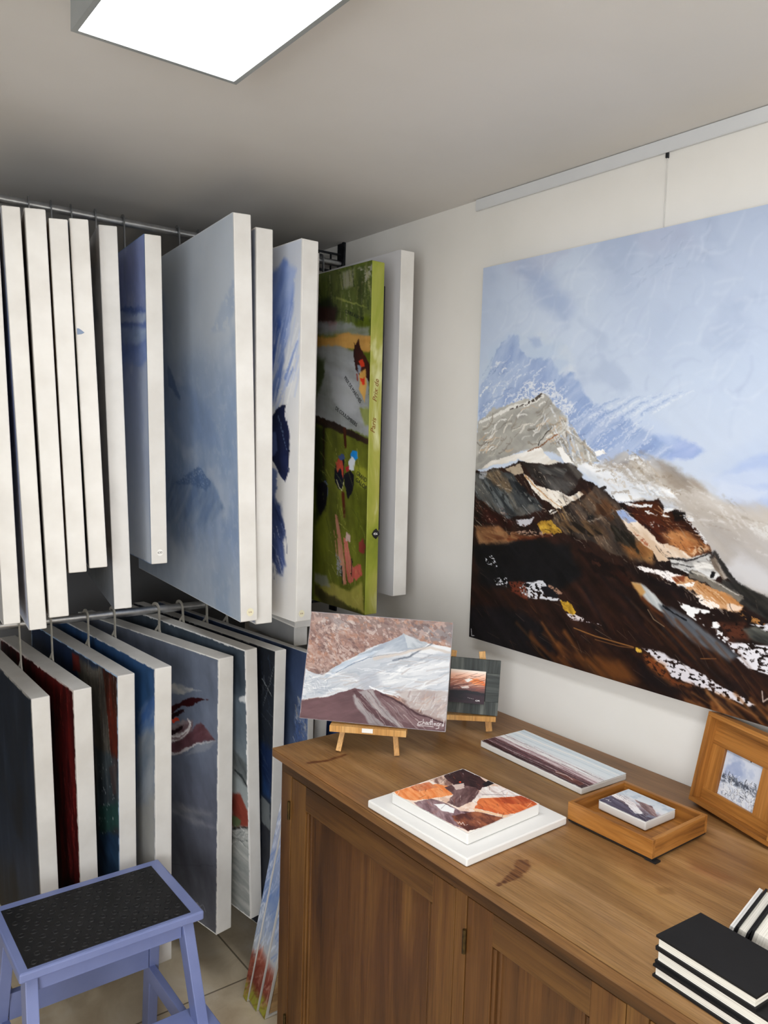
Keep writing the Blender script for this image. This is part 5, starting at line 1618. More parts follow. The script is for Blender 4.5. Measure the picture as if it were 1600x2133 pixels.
def longc(A):
    A.grad([(0, '#c9d4dc'), (0.4, '#dbe2e7'), (0.55, '#e5e4e6'), (0.72, '#a98f94'), (0.85, '#4a2c33'), (1, '#3a2026')], rough=0.03)
    for (y0, y1, cc, ww) in ((0.08, 0.1, '#b4c4cf', 0.005), (0.2, 0.16, '#eef2f4', 0.006), (0.3, 0.26, '#bccad4', 0.004), (0.4, 0.42, '#d0d4da', 0.005), (0.47, 0.5, '#7d6670', 0.002), (0.54, 0.58, '#f0e8ea', 0.006),
                             (0.6, 0.66, '#8a5a62', 0.003), (0.66, 0.7, '#e8dcde', 0.004), (0.7, 0.76, '#4a2228', 0.008), (0.76, 0.8, '#3a1c22', 0.010), (0.86, 0.84, '#efe6e4', 0.0022), (0.9, 0.94, '#3a1c20', 0.012), (0.96, 0.93, '#2a1418', 0.008)):
        A.line([(0.0, y0), (0.3, y0+(y1-y0)*0.2+0.01), (0.6, y0+(y1-y0)*0.7-0.012), (1.0, y1)], ww, cc, ww*0.6, 0.0012, 0.8, rough=0.001)
    A.scatter([(0, 0.45), (1, 0.45), (1, 0.98), (0, 0.98)], 110, 0.09, 0.0016, 2, ['#5a343c', '#f2eaea', '#3a1c22', '#b08a92', '#7d4a50', '#e3d3d5'], 5, 0.7, 0.0005)
    A.poly([(0.7, 0.82), (0.96, 0.84), (0.96, 0.95), (0.74, 0.93)], '#5a2c26', 0.001, 0.004, 90, 0.85, '#8a5a50', 5, (30, 120))
    A.line([(0.72, 0.88), (0.8, 0.84), (0.88, 0.88)], 0.002, '#f3ecea', 0.001, 0.0006)
    A.edge('#e9e9e9', 0.0006, 0.0015)


def art_uv(f):
    def g(A):
        A.conv = None
        f(A)
    return g


lying(((1000, 1544), (1211, 1641), (1306, 1613), (1093, 1520)), TOP+0.0155, 0.0145, 'small_canvas', 'long narrow canvas striped plum and pale blue, lying near the wall', 'canvas', art_uv(longc), M['white_board'], gain=1.15)


# shallow wooden box frames
def box_frame(root, L, Wd, D, rim, depth, back_open=None, inset_art=None, lipw=0.022, black=True):
    """local: x 0..L, y 0..Wd, outer front rim at z=D, back at z=0"""
    pieces('frame_rail', [((0, 0, 0), (L, rim, D)), ((0, Wd-rim, 0), (L, Wd, D))], M['frame_wood'], root, 0.0008)
    pieces('frame_stile', [((0, rim, 0), (rim, Wd-rim, D)), ((L-rim, rim, 0), (L, Wd-rim, D))], M['frame_wood_y'], root, 0.0008)
    zb = D-depth
    return zb


# lying box frame
c, ex, ey, L, Wd, s = flat_frame(((1179, 1666), (1358, 1749), (1477, 1697), (1304, 1626)), TOP+0.043, 'tray')
xx = ex; yy = np.cross([0, 0, 1], xx)
O = np.array([c[0], c[1], TOP+0.0068])-yy*Wd/2-xx*L/2
tray = thing('box_frame', 'empty honey wood box frame lying flat with a tiny canvas inside', 'frame', frame_mat(O, xx, yy, (0, 0, 1)))
box_frame(tray, L, Wd, 0.035, 0.0085, 0.026)
bm = BM()
box(bm, (0.0085, 0.0085, 0.006), (L-0.0085, Wd-0.0085, 0.011))
obj('frame_floor', bm, M['frame_wood'], tray)
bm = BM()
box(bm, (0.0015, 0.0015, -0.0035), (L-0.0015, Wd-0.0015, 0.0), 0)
obj('frame_backing', bm, M['black'], tray)  # black back, its edge also draws the shadow line under the frame
pieces('easel_tab', [((L-0.016, 0.001, -0.0066), (L+0.007, 0.017, -0.0036))], M['black'], tray, 0)


def tiny(A):
    A.grad([(0, '#b9c3cf'), (0.3, '#ced4da'), (0.45, '#cfcdd2'), (0.6, '#7d6a72'), (0.75, '#4a4252'), (1, '#3a3648')], rough=0.06)
    A.mottle('#8fa0b4', 60, 60, 0, 0.5, 0.65, 0.4)
    A.poly([(0.35, 0.32), (0.7, 0.30), (1.0, 0.62), (0.9, 0.66), (0.6, 0.5)], '#5a3f42', 0.001, 0.003, 120, 0.9, '#a98f8c', 25, (30, 160))
    A.poly([(0, 0.45), (0.4, 0.45), (0.8, 0.75), (0.7, 0.85), (0.3, 0.6), (0, 0.6)], '#ece9ea', 0.0008, 0.003, 120, 0.9)
    A.poly([(0, 0.62), (0.3, 0.66), (0.7, 0.88), (0.8, 1), (0, 1)], '#3f3a4c', 0.0008, 0.002, 120, 1, '#5a5468', 10, (20, 120))
    A.scatter([(0, 0.3), (1, 0.4), (1, 0.9), (0, 0.9)], 40, 0.03, 0.001, 14, ['#2f2836', '#f2f0f0', '#6b4a4c'], 10, 0.7, 0.0004)
    A.line([(0.05, 0.84), (0.1, 0.8), (0.12, 0.86), (0.17, 0.84)], 0.0012, '#e8e6ea', 0.001, 0.0003)
    A.edge('#e9e9e9', 0.0004, 0.0006)


lying(((1247, 1668), (1344, 1711), (1409, 1688), (1309, 1643)), TOP+0.019+0.0185, 0.018, 'small_canvas', 'tiny grey and plum canvas resting inside the lying box frame', 'canvas', art_uv(tiny), M['white_board'], res=0.0006, gain=1.15)

# standing box frame with small print
yaw, tilt = math.radians(107), math.radians(12)
nrm = Vector((-math.sin(yaw)*math.cos(tilt), -math.cos(yaw)*math.cos(tilt), math.sin(tilt)))
xr = Vector((math.sin(yaw-math.pi/2), math.cos(yaw-math.pi/2), 0))
xr = Vector((0, 0, 1)).cross(nrm).normalized()
upv = nrm.cross(xr)
D = 0.036
fl = Vector(Zp((1433, 1674), TOP)); fr_ = Vector(Zp((1594, 1778), TOP))
Lf = (fr_-fl).length
Of = fl-nrm*D+Vector((0, 0, 0.0005+D*math.sin(tilt)))
Of.z = TOP+0.003
sf = thing('photo_frame', 'honey wood box frame standing against the wall with a small blue and black print', 'frame', frame_mat(Of, xr, upv, nrm))
Hf = 0.191
box_frame(sf, Lf, Hf, D, 0.009, 0.026)
# inner mat: sloped wooden inner face with square opening
op = [Vector(on(p, np.array(Of+nrm*(D-0.024)), np.array(nrm)))-Of for p in ((1510, 1561), (1590, 1596), (1569, 1697), (1492, 1652))]
ox = [q.dot(xr) for q in op]; oy = [q.dot(upv) for q in op]
ax0, ax1 = (ox[0]+ox[3])/2, (ox[1]+ox[2])/2
ay1, ay0 = (oy[0]+oy[1])/2, (oy[2]+oy[3])/2
z0 = D-0.030; z1 = D-0.022
pieces('inner_rail', [((0.009, 0.009, z0), (Lf-0.009, ay0, z1)), ((0.009, ay1, z0), (Lf-0.009, Hf-0.009, z1))], M['frame_wood'], sf, 0.0005)
pieces('inner_stile', [((0.009, ay0, z0), (ax0, ay1, z1)), ((ax1, ay0, z0), (Lf-0.009, ay1, z1))], M['frame_wood_y'], sf, 0.0005)
bm = BM()
box(bm, (0.005, 0.005, -0.002), (Lf-0.005, Hf-0.005, 0.003))
obj('frame_backing', bm, M['black'], sf)
bm = BM()
bl = -Of.z+TOP
bar(bm, (Lf*0.5, 0.14, -0.002), (Lf*0.5, 0.019, -0.058), 0.03, 0.003, (1, 0, 0))
obj('easel_back', bm, M['black'], sf)


def prt(A):
    A.img[:] = hx('#c9cfdc')
    A.mottle('#a3b0cc', 40, 40, 0, 0.45, 0.7, 0.7)
    A.poly([(0.25, 0.2), (0.4, 0.1), (0.5, 0.35), (0.45, 0.5), (0.1, 0.55), (0.05, 0.4)], '#93a1c4', 0.004, 0.006, 60, 0.7)
    A.poly([(0, 0.55), (0.3, 0.5), (0.6, 0.55), (1, 0.48), (1, 0.66), (0, 0.7)], '#3f4552', 0.002, 0.006, 90, 0.85, '#8c96a8', 10, (60, 120), dry=0.4, drys=300)
    A.scatter([(0.05, 0.5), (1, 0.45), (1, 0.95), (0.05, 0.95)], 160, 0.016, 0.0012, 70, ['#14161c', '#23262e', '#eceef2', '#ffffff', '#3a3f4c'], 60, 0.85, 0.0004, curve=0.8)
    A.poly([(0, 0.7), (1, 0.62), (1, 1), (0, 1)], '#e6e8ec', 0.004, 0.004, 90, 0.6, dry=0.5, drys=260)


pw_, ph_ = ax1-ax0, ay1-ay0
A = Art(pw_, ph_, 0.0006, '#c9cfdc', seed=21)
prt(A)
A.build('small_print', sf, M['art'], z=z0+0.001, x0=ax0, ytop=ay1, gain=1.0)


# ------------------------------------------------------------------ table easels
# first easel and its painting (plane found from the photo)
yaw = math.radians(45); tilt = math.radians(19)
nrm = Vector((-math.sin(yaw)*math.cos(tilt), -math.cos(yaw)*math.cos(tilt), math.sin(tilt)))
xr = Vector((0, 0, 1)).cross(nrm).normalized()
upv = nrm.cross(xr)
Pt = np.array([1.09, 1.48, .92])
cs = [Vector(on(p, Pt, np.array(nrm))) for p in ((649, 1274), (944, 1297), (928, 1525), (624, 1495))]
ctr = sum(cs, Vector())/4
bx_ = ((cs[1]-cs[0])+(cs[2]-cs[3])).normalized()
by_ = nrm.cross(bx_)
PW, PH = 0.350, 0.256
O = ctr-by_*PH/2
f1 = Vector(Zp((705, 1572), TOP)); f2 = Vector(Zp((822, 1584), TOP))
fm = (f1+f2)/2
hb = Vector((math.sin(yaw), math.cos(yaw), 0))        # horizontal, pointing back
ex_ = (f2-f1).normalized()
# easel front plane runs just behind the painting
e1 = thing('table_easel', 'small beech table easel nearest the viewer, holding the brown and white mountain canvas', 'easel',
           frame_mat(Vector((fm.x, fm.y, TOP)), Vector((hb.y, -hb.x, 0)), hb, (0, 0, 1)), 'table easels on the cabinet')
inv = e1.matrix_world.inverted()
bot = (inv @ cs[3]+inv @ cs[2])/2
hx_ = (f2-f1).length/2
tl = tilt
# offset of the painting's back from the easel plane through the feet
bk = (inv @ (ctr-nrm*0.018))
off = bk.y-bk.z*math.tan(tl)
s_led = bot.z/math.cos(tl)
leds = [Vector(on(p, np.array(ctr+nrm*0.004), np.array(nrm))) for p in ((688, 1503), (846, 1528), (688, 1518))]
lw = (leds[1]-leds[0]).length


def easel_at(root, off, bx, tx, legtop, led_c, led_w, led_h, led_d, rear, tl, lw_=0.0125):
    def pt(x, s, o=0.0):
        return Vector((x, s*math.sin(tl)+off*s/legtop*0+o+off, s*math.cos(tl)))
    leg = []
    for sg in (-1, 1):
        bm = BM()
        bar(bm, pt(sg*bx, 0.0035, 0.0045), pt(sg*tx, legtop, 0.0045), lw_, 0.0075, (0, 1, 0), 0.0006)
        obj('front_leg', bm, M['pine'], root)
    bm = BM()
    s = led_c[1]
    bar(bm, pt(led_c[0]-led_w/2, s, -led_d/2), pt(led_c[0]+led_w/2, s, -led_d/2), led_h, led_d, (0, 1, 0), 0.0006)
    obj('ledge', bm, M['pine'], root)
    bm = BM()
    s = legtop*0.78
    bar(bm, pt(-tx-0.008, s, 0.011), pt(tx+0.008, s, 0.011), 0.012, 0.006, (0, 1, 0), 0.0006)
    obj('cross_bar', bm, M['pine'], root)
    bm = BM()
    a = pt(0, s, 0.018)
    bar(bm, a, (0, a.y+rear, 0.0038), 0.012, 0.007, (0, 1, 0), 0.0006)
    obj('rear_leg', bm, M['pine'], root)


lcen = (inv @ ((leds[0]+leds[1])/2))
easel_at(e1, off+0.0065, hx_+0.003, 0.034, 0.26, (lcen.x, bot.z/math.cos(tl)-0.0135), lw, 0.015, 0.032, 0.07, tl)
bm = BM()
pp = Vector((lcen.x+0.0, bot.z*math.tan(tl)+off-0.0326, bot.z-0.012))
box(bm, pp-Vector((0.013, 0.0006, 0.0035)), pp+Vector((0.013, 0.0006, 0.0065)))
ob = obj('ledge_label', bm, M['white_plastic'], e1)
ob['label'] = 'blank white label on the ledge'
root = thing('easel_painting', 'brown, grey and white mountain canvas standing on the nearer table easel', 'painting', frame_mat(O, bx_, by_, nrm))
stretched_canvas(root, PW, PH, 0.017, M['canvas_cool'])


def mt(A):
    A.grad([(0, '#8b7a76'), (0.3, '#8e6f68'), (0.5, '#9d8078'), (1, '#8a7a78')])
    A.mottle('#a58072', 14, 18, 20, 0.45, 0.7, 0.7)
    A.mottle('#7a6462', 18, 14, -20, 0.5, 0.72, 0.6)
    A.poly([(860, 1300), (945, 1298), (945, 1350), (900, 1335), (850, 1330)], '#7f7c7f', 0.008, 0.006, 40, 0.8, '#9a9496', 10, (8, 30))
    A.poly([(880, 1330), (945, 1345), (945, 1365), (880, 1345)], '#a5765c', 0.006, 0.008, 40, 0.7)
    A.poly([(690, 1285), (730, 1290), (725, 1320), (705, 1318)], '#a9a5a6', 0.010, 0.008, 40, 0.6)
    A.scatter([(640, 1300), (770, 1290), (800, 1330), (680, 1400), (640, 1390)], 120, 0.02, 0.003, 40, ['#c9b3aa', '#a57666', '#6d5250', '#d9d0cc', '#8a625a'], 60, 0.6, 0.001, dry=0.45)
    A.poly([(640, 1340), (700, 1340), (700, 1395), (665, 1400), (638, 1370)], '#b59a90', 0.006, 0.010, 40, 0.5, dry=0.45)
    A.scatter([(800, 1300), (880, 1290), (940, 1310), (935, 1340), (830, 1330)], 40, 0.03, 0.004, 10, ['#a87c68', '#7a7478', '#9c8a86'], 20, 0.5, 0.002)
    for cc, lo_, sd in (('#c4a99e', 0.55, 1), ('#d9cdc6', 0.62, 2), ('#6b5350', 0.58, 3), ('#b07f68', 0.6, 4)):
        A.seed += 3
        A.mottle(cc, 70, 110, 35, lo_, lo_+0.1, 0.55)
    A.poly([(650, 1300), (760, 1310), (790, 1335), (700, 1385), (670, 1395), (640, 1350)], '#c9b8b0', 0.004, 0.012, 40, 0.7, '#9a7468', 40, (30, 80), dry=0.55, drys=160)
    # white slopes
    W1 = [(632, 1392), (655, 1402), (676, 1406), (690, 1392), (730, 1372), (770, 1350), (810, 1335), (842, 1320), (862, 1330), (890, 1340), (905, 1342), (945, 1350),
          (935, 1430), (930, 1500), (890, 1475), (830, 1450), (790, 1442), (740, 1440), (700, 1450), (624, 1458)]
    A.poly(W1, '#dfe1e4', 0.001, 0.002, 70, 1, '#b9bfc8', -15, (10, 60))
    A.poly([(745, 1365), (800, 1340), (842, 1320), (862, 1332), (890, 1340), (875, 1352), (820, 1358), (770, 1368)], '#97a2b1', 0.002, 0.003, 60, 0.9, '#c3cad3', -30, (20, 60))
    A.poly([(842, 1320), (890, 1340), (880, 1350), (850, 1350)], '#c2c8ce', 0.001, 0.003, 60, 0.9, '#7b8490', 30, (20, 60))
    A.poly([(676, 1410), (700, 1388), (750, 1366), (800, 1352), (740, 1378), (700, 1402)], '#a9b9cc', 0.002, 0.003, 60, 0.85, '#d5dde6', -30, (20, 60))
    A.line([(700, 1400), (730, 1385), (770, 1370), (830, 1360), (880, 1348)], 0.0025, '#6e7f98', 0.0015, 0.0008, 0.8)
    A.line([(820, 1376), (855, 1368), (880, 1352), (900, 1340)], 0.005, '#5f6773', 0.002, 0.0015, 0.8)
    A.line([(780, 1372), (840, 1360), (895, 1348), (940, 1360)], 0.008, '#cabfb6', 0.006, 0.002, 0.8)
    A.line([(830, 1382), (870, 1378), (900, 1362)], 0.004, '#8d8f96', 0.002, 0.002, 0.7)
    A.scatter([(640, 1410), (700, 1400), (900, 1360), (935, 1390), (930, 1440), (800, 1440), (650, 1450)], 160, 0.06, 0.004, -18, ['#f2f3f4', '#c5cbd3', '#a3abb8', '#eceded', '#b7b0b0'], 22, 0.65, 0.0012)
    A.scatter([(635, 1398), (680, 1412), (690, 1440), (628, 1455)], 50, 0.012, 0.002, 40, ['#f4f4f4', '#93a0b4', '#c9ced6'], 70, 0.7, 0.0006)
    A.poly([(740, 1410), (780, 1400), (800, 1430), (760, 1440)], '#a7acb8', 0.006, 0.006, 50, 0.6)
    A.poly([(825, 1440), (865, 1436), (935, 1440), (930, 1500), (900, 1495), (850, 1470)], '#bdb3b0', 0.003, 0.006, 50, 0.9, '#a1908c', -30, (15, 50))
    A.scatter([(830, 1445), (930, 1450), (928, 1495), (870, 1475)], 60, 0.02, 0.003, -40, ['#d6c5bc', '#b59a8e', '#d9dadd', '#9c8a88'], 40, 0.6, 0.001)
    # plum foreground
    PL = [(624, 1460), (680, 1452), (720, 1440), (738, 1434), (760, 1438), (780, 1434), (800, 1444), (815, 1456), (840, 1468), (880, 1490), (928, 1505), (926, 1528), (622, 1498)]
    A.poly(PL, '#5c4145', 0.001, 0.002, 80, 1, '#6d5054', 10, (8, 30))
    A.poly([(740, 1440), (778, 1436), (782, 1450), (800, 1470), (830, 1500), (840, 1518), (770, 1508), (742, 1470), (735, 1450)], '#8c8587', 0.003, 0.003, 50, 0.95, '#a59e9f', 45, (10, 60))
    A.poly([(735, 1440), (742, 1436), (760, 1455), (790, 1485), (830, 1515), (800, 1510), (760, 1475)], '#503338', 0.001, 0.002, 80, 0.9)
    A.poly([(780, 1436), (800, 1446), (830, 1462), (870, 1488), (925, 1505), (925, 1520), (880, 1518), (830, 1500), (795, 1470)], '#573a3f', 0.001, 0.003, 60, 1, '#80686a', 32, (10, 60))
    A.line([(795, 1444), (830, 1462), (870, 1488), (925, 1506)], 0.005, '#3f2429', 0.003, 0.001, 0.85)
    A.scatter([(740, 1450), (800, 1450), (900, 1505), (880, 1520), (770, 1505)], 50, 0.05, 0.002, 40, ['#a39a9b', '#c0b4b0', '#6d5457', '#4a2c31'], 10, 0.6, 0.001)
    A.line([(780, 1436), (770, 1430), (790, 1438), (830, 1452)], 0.004, '#eef0f2', 0.002, 0.001, 0.9)
    A.warp(0.003, 60, 5)
    A.streaks(0.16, -20, (20, 120), 6)
    # signature
    W0 = 0.0010
    for st_ in ([(879, 1503), (873, 1504), (870, 1508), (873, 1510), (880, 1508)], [(882, 1498), (881, 1509)], [(881, 1506), (884, 1504), (885, 1509)],
                [(890, 1504), (887, 1505), (887, 1509), (890, 1508), (890, 1504), (891, 1510)], [(893, 1510), (893, 1505), (896, 1505), (896, 1510)],
                [(898, 1499), (898, 1510)], [(896, 1503), (901, 1503)], [(901, 1498), (901, 1511)],
                [(904, 1511), (904, 1507), (906, 1507), (906, 1511), (906, 1507), (908, 1507), (909, 1512)],
                [(914, 1506), (911, 1507), (911, 1512), (914, 1512), (915, 1507), (914, 1517), (908, 1518)],
                [(917, 1512), (917, 1507), (919, 1507)], [(921, 1508), (921, 1513), (923, 1512), (923, 1508)], [(925, 1499), (924, 1513)],
                [(869, 1510), (872, 1512), (886, 1512), (903, 1514)]):
        A.line(st_, W0, '#f4f2f2', W0, 0.0004)
    A.edge('#9a9498', 0.0012, 0.0015)


_bx, _by, _O = np.array(bx_), np.array(by_), np.array(O)
A = Art(PW, PH, 0.0007, '#8b7a76', conv=lambda p: (lambda Q: (Q@_bx+PW/2, PH-Q@_by))(on(p, _O, np.array(nrm))-_O), seed=14)
mt(A)
A.build('painted_surface', root, M['art'], x0=-PW/2, ytop=PH, gain=0.86, z=0.0005)

# second easel with the dark frame
yaw = math.radians(41); tilt = math.radians(10)
nrm2 = Vector((-math.sin(yaw)*math.cos(tilt), -math.cos(yaw)*math.cos(tilt), math.sin(tilt)))
xr2 = Vector((0, 0, 1)).cross(nrm2).normalized()
up2 = nrm2.cross(xr2)
Pt2 = np.array([1.438, 1.432, .93])
c2 = [Vector(on(p, Pt2, np.array(nrm2))) for p in ((1044, 1377), (1036, 1492), (982, 1372), (978, 1488))]
FH = (c2[0]-c2[1]).length
FW = 0.158
r_edge = (c2[0]+c2[1])/2
rx = (c2[0]+c2[1])/2
vdir = (c2[0]-c2[1]).normalized()
hdir = vdir.cross(nrm2).normalized()
if hdir.dot(xr2) < 0:
    hdir = -hdir
O2 = c2[1]-hdir*FW/2
fr2 = thing('wooden_panel_frame', 'dark grey limed wood frame with a small orange and black canvas, on the rear easel', 'frame', frame_mat(O2, hdir, vdir, nrm2))
mw = 0.034
pieces('frame_rail', [((-FW/2, 0, -0.012), (FW/2, mw, 0)), ((-FW/2, FH-mw, -0.012), (FW/2, FH, 0))], M['grey_wood_v'], fr2, 0.0008)
pieces('frame_stile', [((-FW/2, mw, -0.012), (-FW/2+mw, FH-mw, 0)), ((FW/2-mw, mw, -0.012), (FW/2, FH-mw, 0))], M['grey_wood'], fr2, 0.0008)
bm = BM()
box(bm, (-FW/2+mw, mw, -0.010), (FW/2-mw, FH-mw, -0.002))
obj('frame_backing', bm, M['black'], fr2)
hi_ = np.array(hdir); vi_ = np.array(vdir); oi = np.array(O2)
q = [on(p, oi, np.array(nrm2))-oi for p in ((1012, 1399), (1008, 1467))]
ix1 = (q[0]@hi_+q[1]@hi_)/2; iy1 = q[0]@vi_; iy0 = q[1]@vi_
ix0 = -ix1-0.006
bm = BM()
box(bm, (ix0, iy0, -0.002), (ix1, iy1, 0.0065), 0.0006)
mini = obj('inset_canvas', bm, M['canvas'], fr2)
mw_, mh_ = ix1-ix0, iy1-iy0
A = Art(mw_, mh_, 0.0005, '#e2a284', seed=17)
A.grad([(0, '#f4dcd0'), (0.15, '#eab79c'), (0.3, '#c98a70'), (0.5, '#7d5450'), (0.7, '#2f2a30'), (1, '#2c2026')], rough=0.08)
A.poly([(0.5, 0.28), (0.8, 0.25), (1, 0.35), (1, 0.42), (0.7, 0.42)], '#d2602e', 0.001, 0.003, 120, 0.95, '#e08a50', -20, (30, 120))
A.poly([(0.4, 0.3), (0.55, 0.24), (0.62, 0.28), (0.5, 0.36)], '#f3ece8', 0.0006, 0.002, 150)
A.poly([(0.3, 0.52), (0.5, 0.48), (0.6, 0.52), (0.35, 0.57)], '#e5dedb', 0.0006, 0.002, 150, 0.9)
A.scatter([(0, 0.15), (1, 0.15), (1, 0.6), (0, 0.62)], 60, 0.04, 0.0012, -14, ['#5a3434', '#e8c0aa', '#b25c3c', '#3a2a2e', '#f0d6c8'], 14, 0.75, 0.0004)
A.poly([(0, 0.66), (0.5, 0.6), (1, 0.66), (1, 1), (0, 1)], '#26262c', 0.0008, 0.002, 120, 1, '#3a2c34', 5, (20, 80))
A.line([(0.5, 0.82), (0.56, 0.84), (0.7, 0.86)], 0.001, '#cfc8c8', 0.0008, 0.0004, 0.9, dry=0.5, drys=900)
A.line([(0.78, 0.88), (0.76, 0.91), (0.79, 0.92)], 0.0012, '#f4f2f2', 0.001, 0.0003)
A.line([(0.81, 0.92), (0.82, 0.88), (0.84, 0.91), (0.86, 0.88), (0.87, 0.92)], 0.0012, '#f4f2f2', 0.001, 0.0003)
A.build('miniature_painting', mini, M['art'], x0=ix0, ytop=iy1, z=0.0069, gain=1.1)

hb2 = Vector((math.sin(yaw), math.cos(yaw), 0))
f3 = Vector(Zp((1020, 1533), TOP))
# centre line of the easel under the frame centre
cen = O2+vdir*0
base = Vector((cen.x, cen.y, TOP))
rt = Vector((hb2.y, -hb2.x, 0))
# put the origin so that the feet line passes through the visible foot
base = base+hb2*((f3-base).dot(hb2))
e2 = thing('table_easel', 'small beech table easel standing behind, holding the dark grey frame', 'easel', frame_mat(base, rt, hb2, (0, 0, 1)), 'table easels on the cabinet')
inv2 = e2.matrix_world.inverted()
fx = (inv2 @ f3).x
bk = inv2 @ (O2-nrm2*0.0125+up2*0.05)
off2 = bk.y-bk.z*math.tan(tilt)
bot2 = inv2 @ O2
tops = [inv2 @ Vector(on(p, np.array(O2-nrm2*0.0125), np.array(nrm2))) for p in ((953, 1356), (1012, 1360))]
txm = (tops[1].x-tops[0].x)/2
easel_at(e2, off2+0.0065, abs(fx), txm, (tops[0].z+tops[1].z)/2/math.cos(tilt), (0.0, bot2.z/math.cos(tilt)-0.0115), 0.150, 0.013, 0.022, 0.06, tilt, 0.0165)

# ------------------------------------------------------------------ notebooks
def notebook(name, label, M4, Lx, Ly, T, group=None, white=False, cover=0.0034, over=0.003):
    """x 0..Lx, y 0..Ly, z 0..T; spine at x = Lx"""
    root = thing(name, label, 'notebook', M4, group)
    cm = M['white_board'] if white else M['book']
    # wrap-round cover as one U-shaped piece
    bm = BM()
    prof = [(0, 0), (Lx, 0), (Lx, T), (0, T), (0, T-cover), (Lx-cover, T-cover), (Lx-cover, cover), (0, cover)]
    va = [bm.verts.new((x, 0, z)) for x, z in prof]
    vb = [bm.verts.new((x, Ly, z)) for x, z in prof]
    for k in range(8):
        bm.faces.new((va[k], va[(k+1) % 8], vb[(k+1) % 8], vb[k]))
    bm.faces.new(va[::-1]); bm.faces.new(vb)
    obj('cover', bm, cm, root)
    bm = BM()
    box(bm, (over, over, cover), (Lx-cover, Ly-over, T-cover), 0)
    obj('page_block', bm, M['pages'], root)
    return root


c0 = Zp((1367, 1948), TOP+0.06)
base = Vector((c0[0], c0[1], 0))
ey = Vector((-0.055, -0.998, 0)).normalized()      # toward the viewer
ex3 = Vector((0.998, -0.055, 0)).normalized()
GB = 'black notebooks stacked at the right end of the cabinet'
zb = TOP+0.001
for T, Ln, da, lab, (ox_, oy_) in ((0.0185, 0.172, 0.5, 'black notebook at the bottom of the stack on the cabinet', (-0.002, 0.0)),
                       (0.0215, 0.168, -0.6, 'black notebook in the middle of the stack, with the thickest white page block', (0.000, -0.001)),
                       (0.0195, 0.150, 0.0, 'black notebook on top of the stack, plain black cover facing up', (0.0, 0.0))):
    R = Matrix.Rotation(math.radians(da), 4, 'Z')
    Mx = frame_mat((0, 0, 0), ex3, -ey, (0, 0, 1))
    # local y runs away from the viewer, origin at the near left corner
    org = base+ey*Ln+ex3*ox_+ey*oy_
    Mx.translation = Vector((org.x, org.y, zb))
    nb = notebook('notebook', lab, Mx @ R, 0.103, Ln, T, GB)
    zb += T+0.0002
# heap of notebooks leaning over beside the stack, fore-edges upward
th = math.radians(14)
HB = 0.056
zf = TOP+HB*math.cos(th)+0.001
p0 = Zp((1521, 1929), zf); p1 = Zp((1582, 1851), zf)
dl = Vector((p1[0]-p0[0], p1[1]-p0[1], 0)); Ld = max(dl.length, 0.12); dl.normalize()
side = Vector((dl.y, -dl.x, 0))
if side.y > 0:
    side = -side
upz = Vector((0, 0, 1))
pos = Vector((p0[0], p0[1], 0))-side*HB*math.sin(th)
for T, wh, lab in ((0.006, True, 'thin white booklet at the back of the leaning notebooks by the right edge'),
                   (0.018, False, 'leaning black notebook between the thin white booklet and the thick one'),
                   (0.036, False, 'thick leaning black notebook with bulging cream pages at the right edge')):
    xl = -(upz*math.cos(th)+side*math.sin(th))
    zl = side*math.cos(th)-upz*math.sin(th)
    yl = zl.cross(xl)
    base = pos+Vector((0, 0, TOP+0.0008+T*math.sin(th)))
    org = base-xl*HB
    if yl.dot(dl) < 0:
        org = org+dl*Ld
    notebook('notebook', lab, frame_mat(org, xl, yl, zl), HB, Ld, T, 'notebooks leaning beside the stack', white=wh)
    pos = pos+side*(T/math.cos(th)+0.003)

# ------------------------------------------------------------------ step stool
SX0, SX1, SY0, SY1, SZ = 0.366, 0.772, 1.668, 1.955, 0.498
st = thing('step_stool', 'lilac-blue wooden step stool with a black studded rubber mat', 'step stool', Matrix.Translation(((SX0+SX1)/2, (SY0+SY1)/2, 0)))
so = Vector(((SX0+SX1)/2, (SY0+SY1)/2, 0))


def sb(bm, lo, hi, bev=0.003):
    box(bm, Vector(lo)-so, Vector(hi)-so, bev)


bm = BM()
sb(bm, (SX0, SY0, SZ-0.022), (SX1, SY1, SZ-0.0005), 0.004)
seat = obj('top_step', bm, M['stool'], st)
bm = BM()
mx0, mx1, my0, my1 = SX0+0.019, SX1-0.029, SY0+0.012, SY1-0.027
sb(bm, (mx0, my0, SZ-0.003), (mx1, my1, SZ+0.0008), 0)
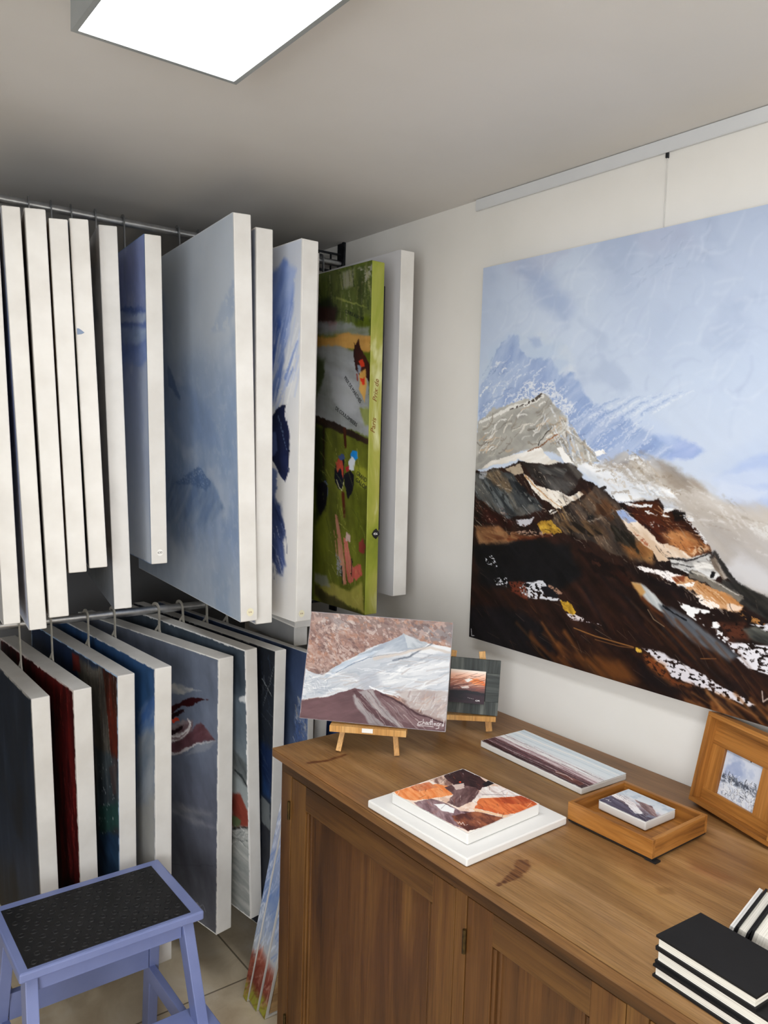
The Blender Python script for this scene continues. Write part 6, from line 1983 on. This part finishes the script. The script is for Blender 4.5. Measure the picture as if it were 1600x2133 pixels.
# raised studs
nxs, nys = 13, 9
for i_s in range(nxs):
    for j in range(nys):
        xx_ = mx0+0.016+(i_s+(0.5 if j % 2 else 0))*(mx1-mx0-0.03)/(nxs-0.5)
        yy_ = my0+0.014+j*(my1-my0-0.028)/(nys-1)
        n = 16; rr = 0.0085
        vs = []
        for rad, zz_ in ((rr, 0.0008), (rr-0.0012, 0.0022), (rr-0.0026, 0.0022), (rr-0.0036, 0.0013)):
            vs.append([bm.verts.new(Vector((xx_+rad*math.cos(2*math.pi*k/n), yy_+rad*math.sin(2*math.pi*k/n), SZ+zz_))-so) for k in range(n)])
        for a, b in zip(vs[:-1], vs[1:]):
            for k in range(n):
                bm.faces.new((a[k], a[(k+1) % n], b[(k+1) % n], b[k]))
        bm.faces.new(vs[-1])
obj('rubber_mat', bm, M['rubber'], seat)
# legs: front pair slopes toward the viewer, rear pair nearly upright
FT = SY0+0.045
def leg(a, b, wx=0.026, wy=0.042):
    bm = BM()
    bar(bm, Vector(a)-so, Vector(b)-so, wx, wy, (0, 1, 0), 0.002)
    obj('leg', bm, M['stool'], st)
for xs, sg in ((SX0+0.030, -1), (SX1-0.030, 1)):
    leg((xs+sg*0.020, FT-0.150, 0.007), (xs, FT+0.004, SZ-0.022))
    leg((xs+sg*0.020, SY1+0.030, 0.004), (xs, SY1-0.050, SZ-0.022))
# aprons
for ya, yb_ in ((SY0+0.030, SY0+0.045), (SY1-0.048, SY1-0.033)):
    bm = BM()
    sb(bm, (SX0+0.043, ya, SZ-0.067), (SX1-0.043, yb_, SZ-0.022), 0.001)
    obj('apron', bm, M['stool'], st)
# back board and side rails
bm = BM()
sb(bm, (SX0+0.035, SY1-0.030, 0.225), (SX1-0.035, SY1-0.012, 0.29), 0.001)
obj('back_rail', bm, M['stool'], st)
for xs in (SX0+0.026, SX1-0.026):
    bm = BM()
    sb(bm, (xs-0.009, FT-0.10, 0.185), (xs+0.009, SY1-0.02, 0.226), 0.001)
    obj('side_rail', bm, M['stool'], st)
bm = BM()
sb(bm, (SX0-0.016, SY0-0.22, 0.228), (SX1+0.016, SY0+0.028, 0.250), 0.003)
obj('lower_step', bm, M['stool'], st)
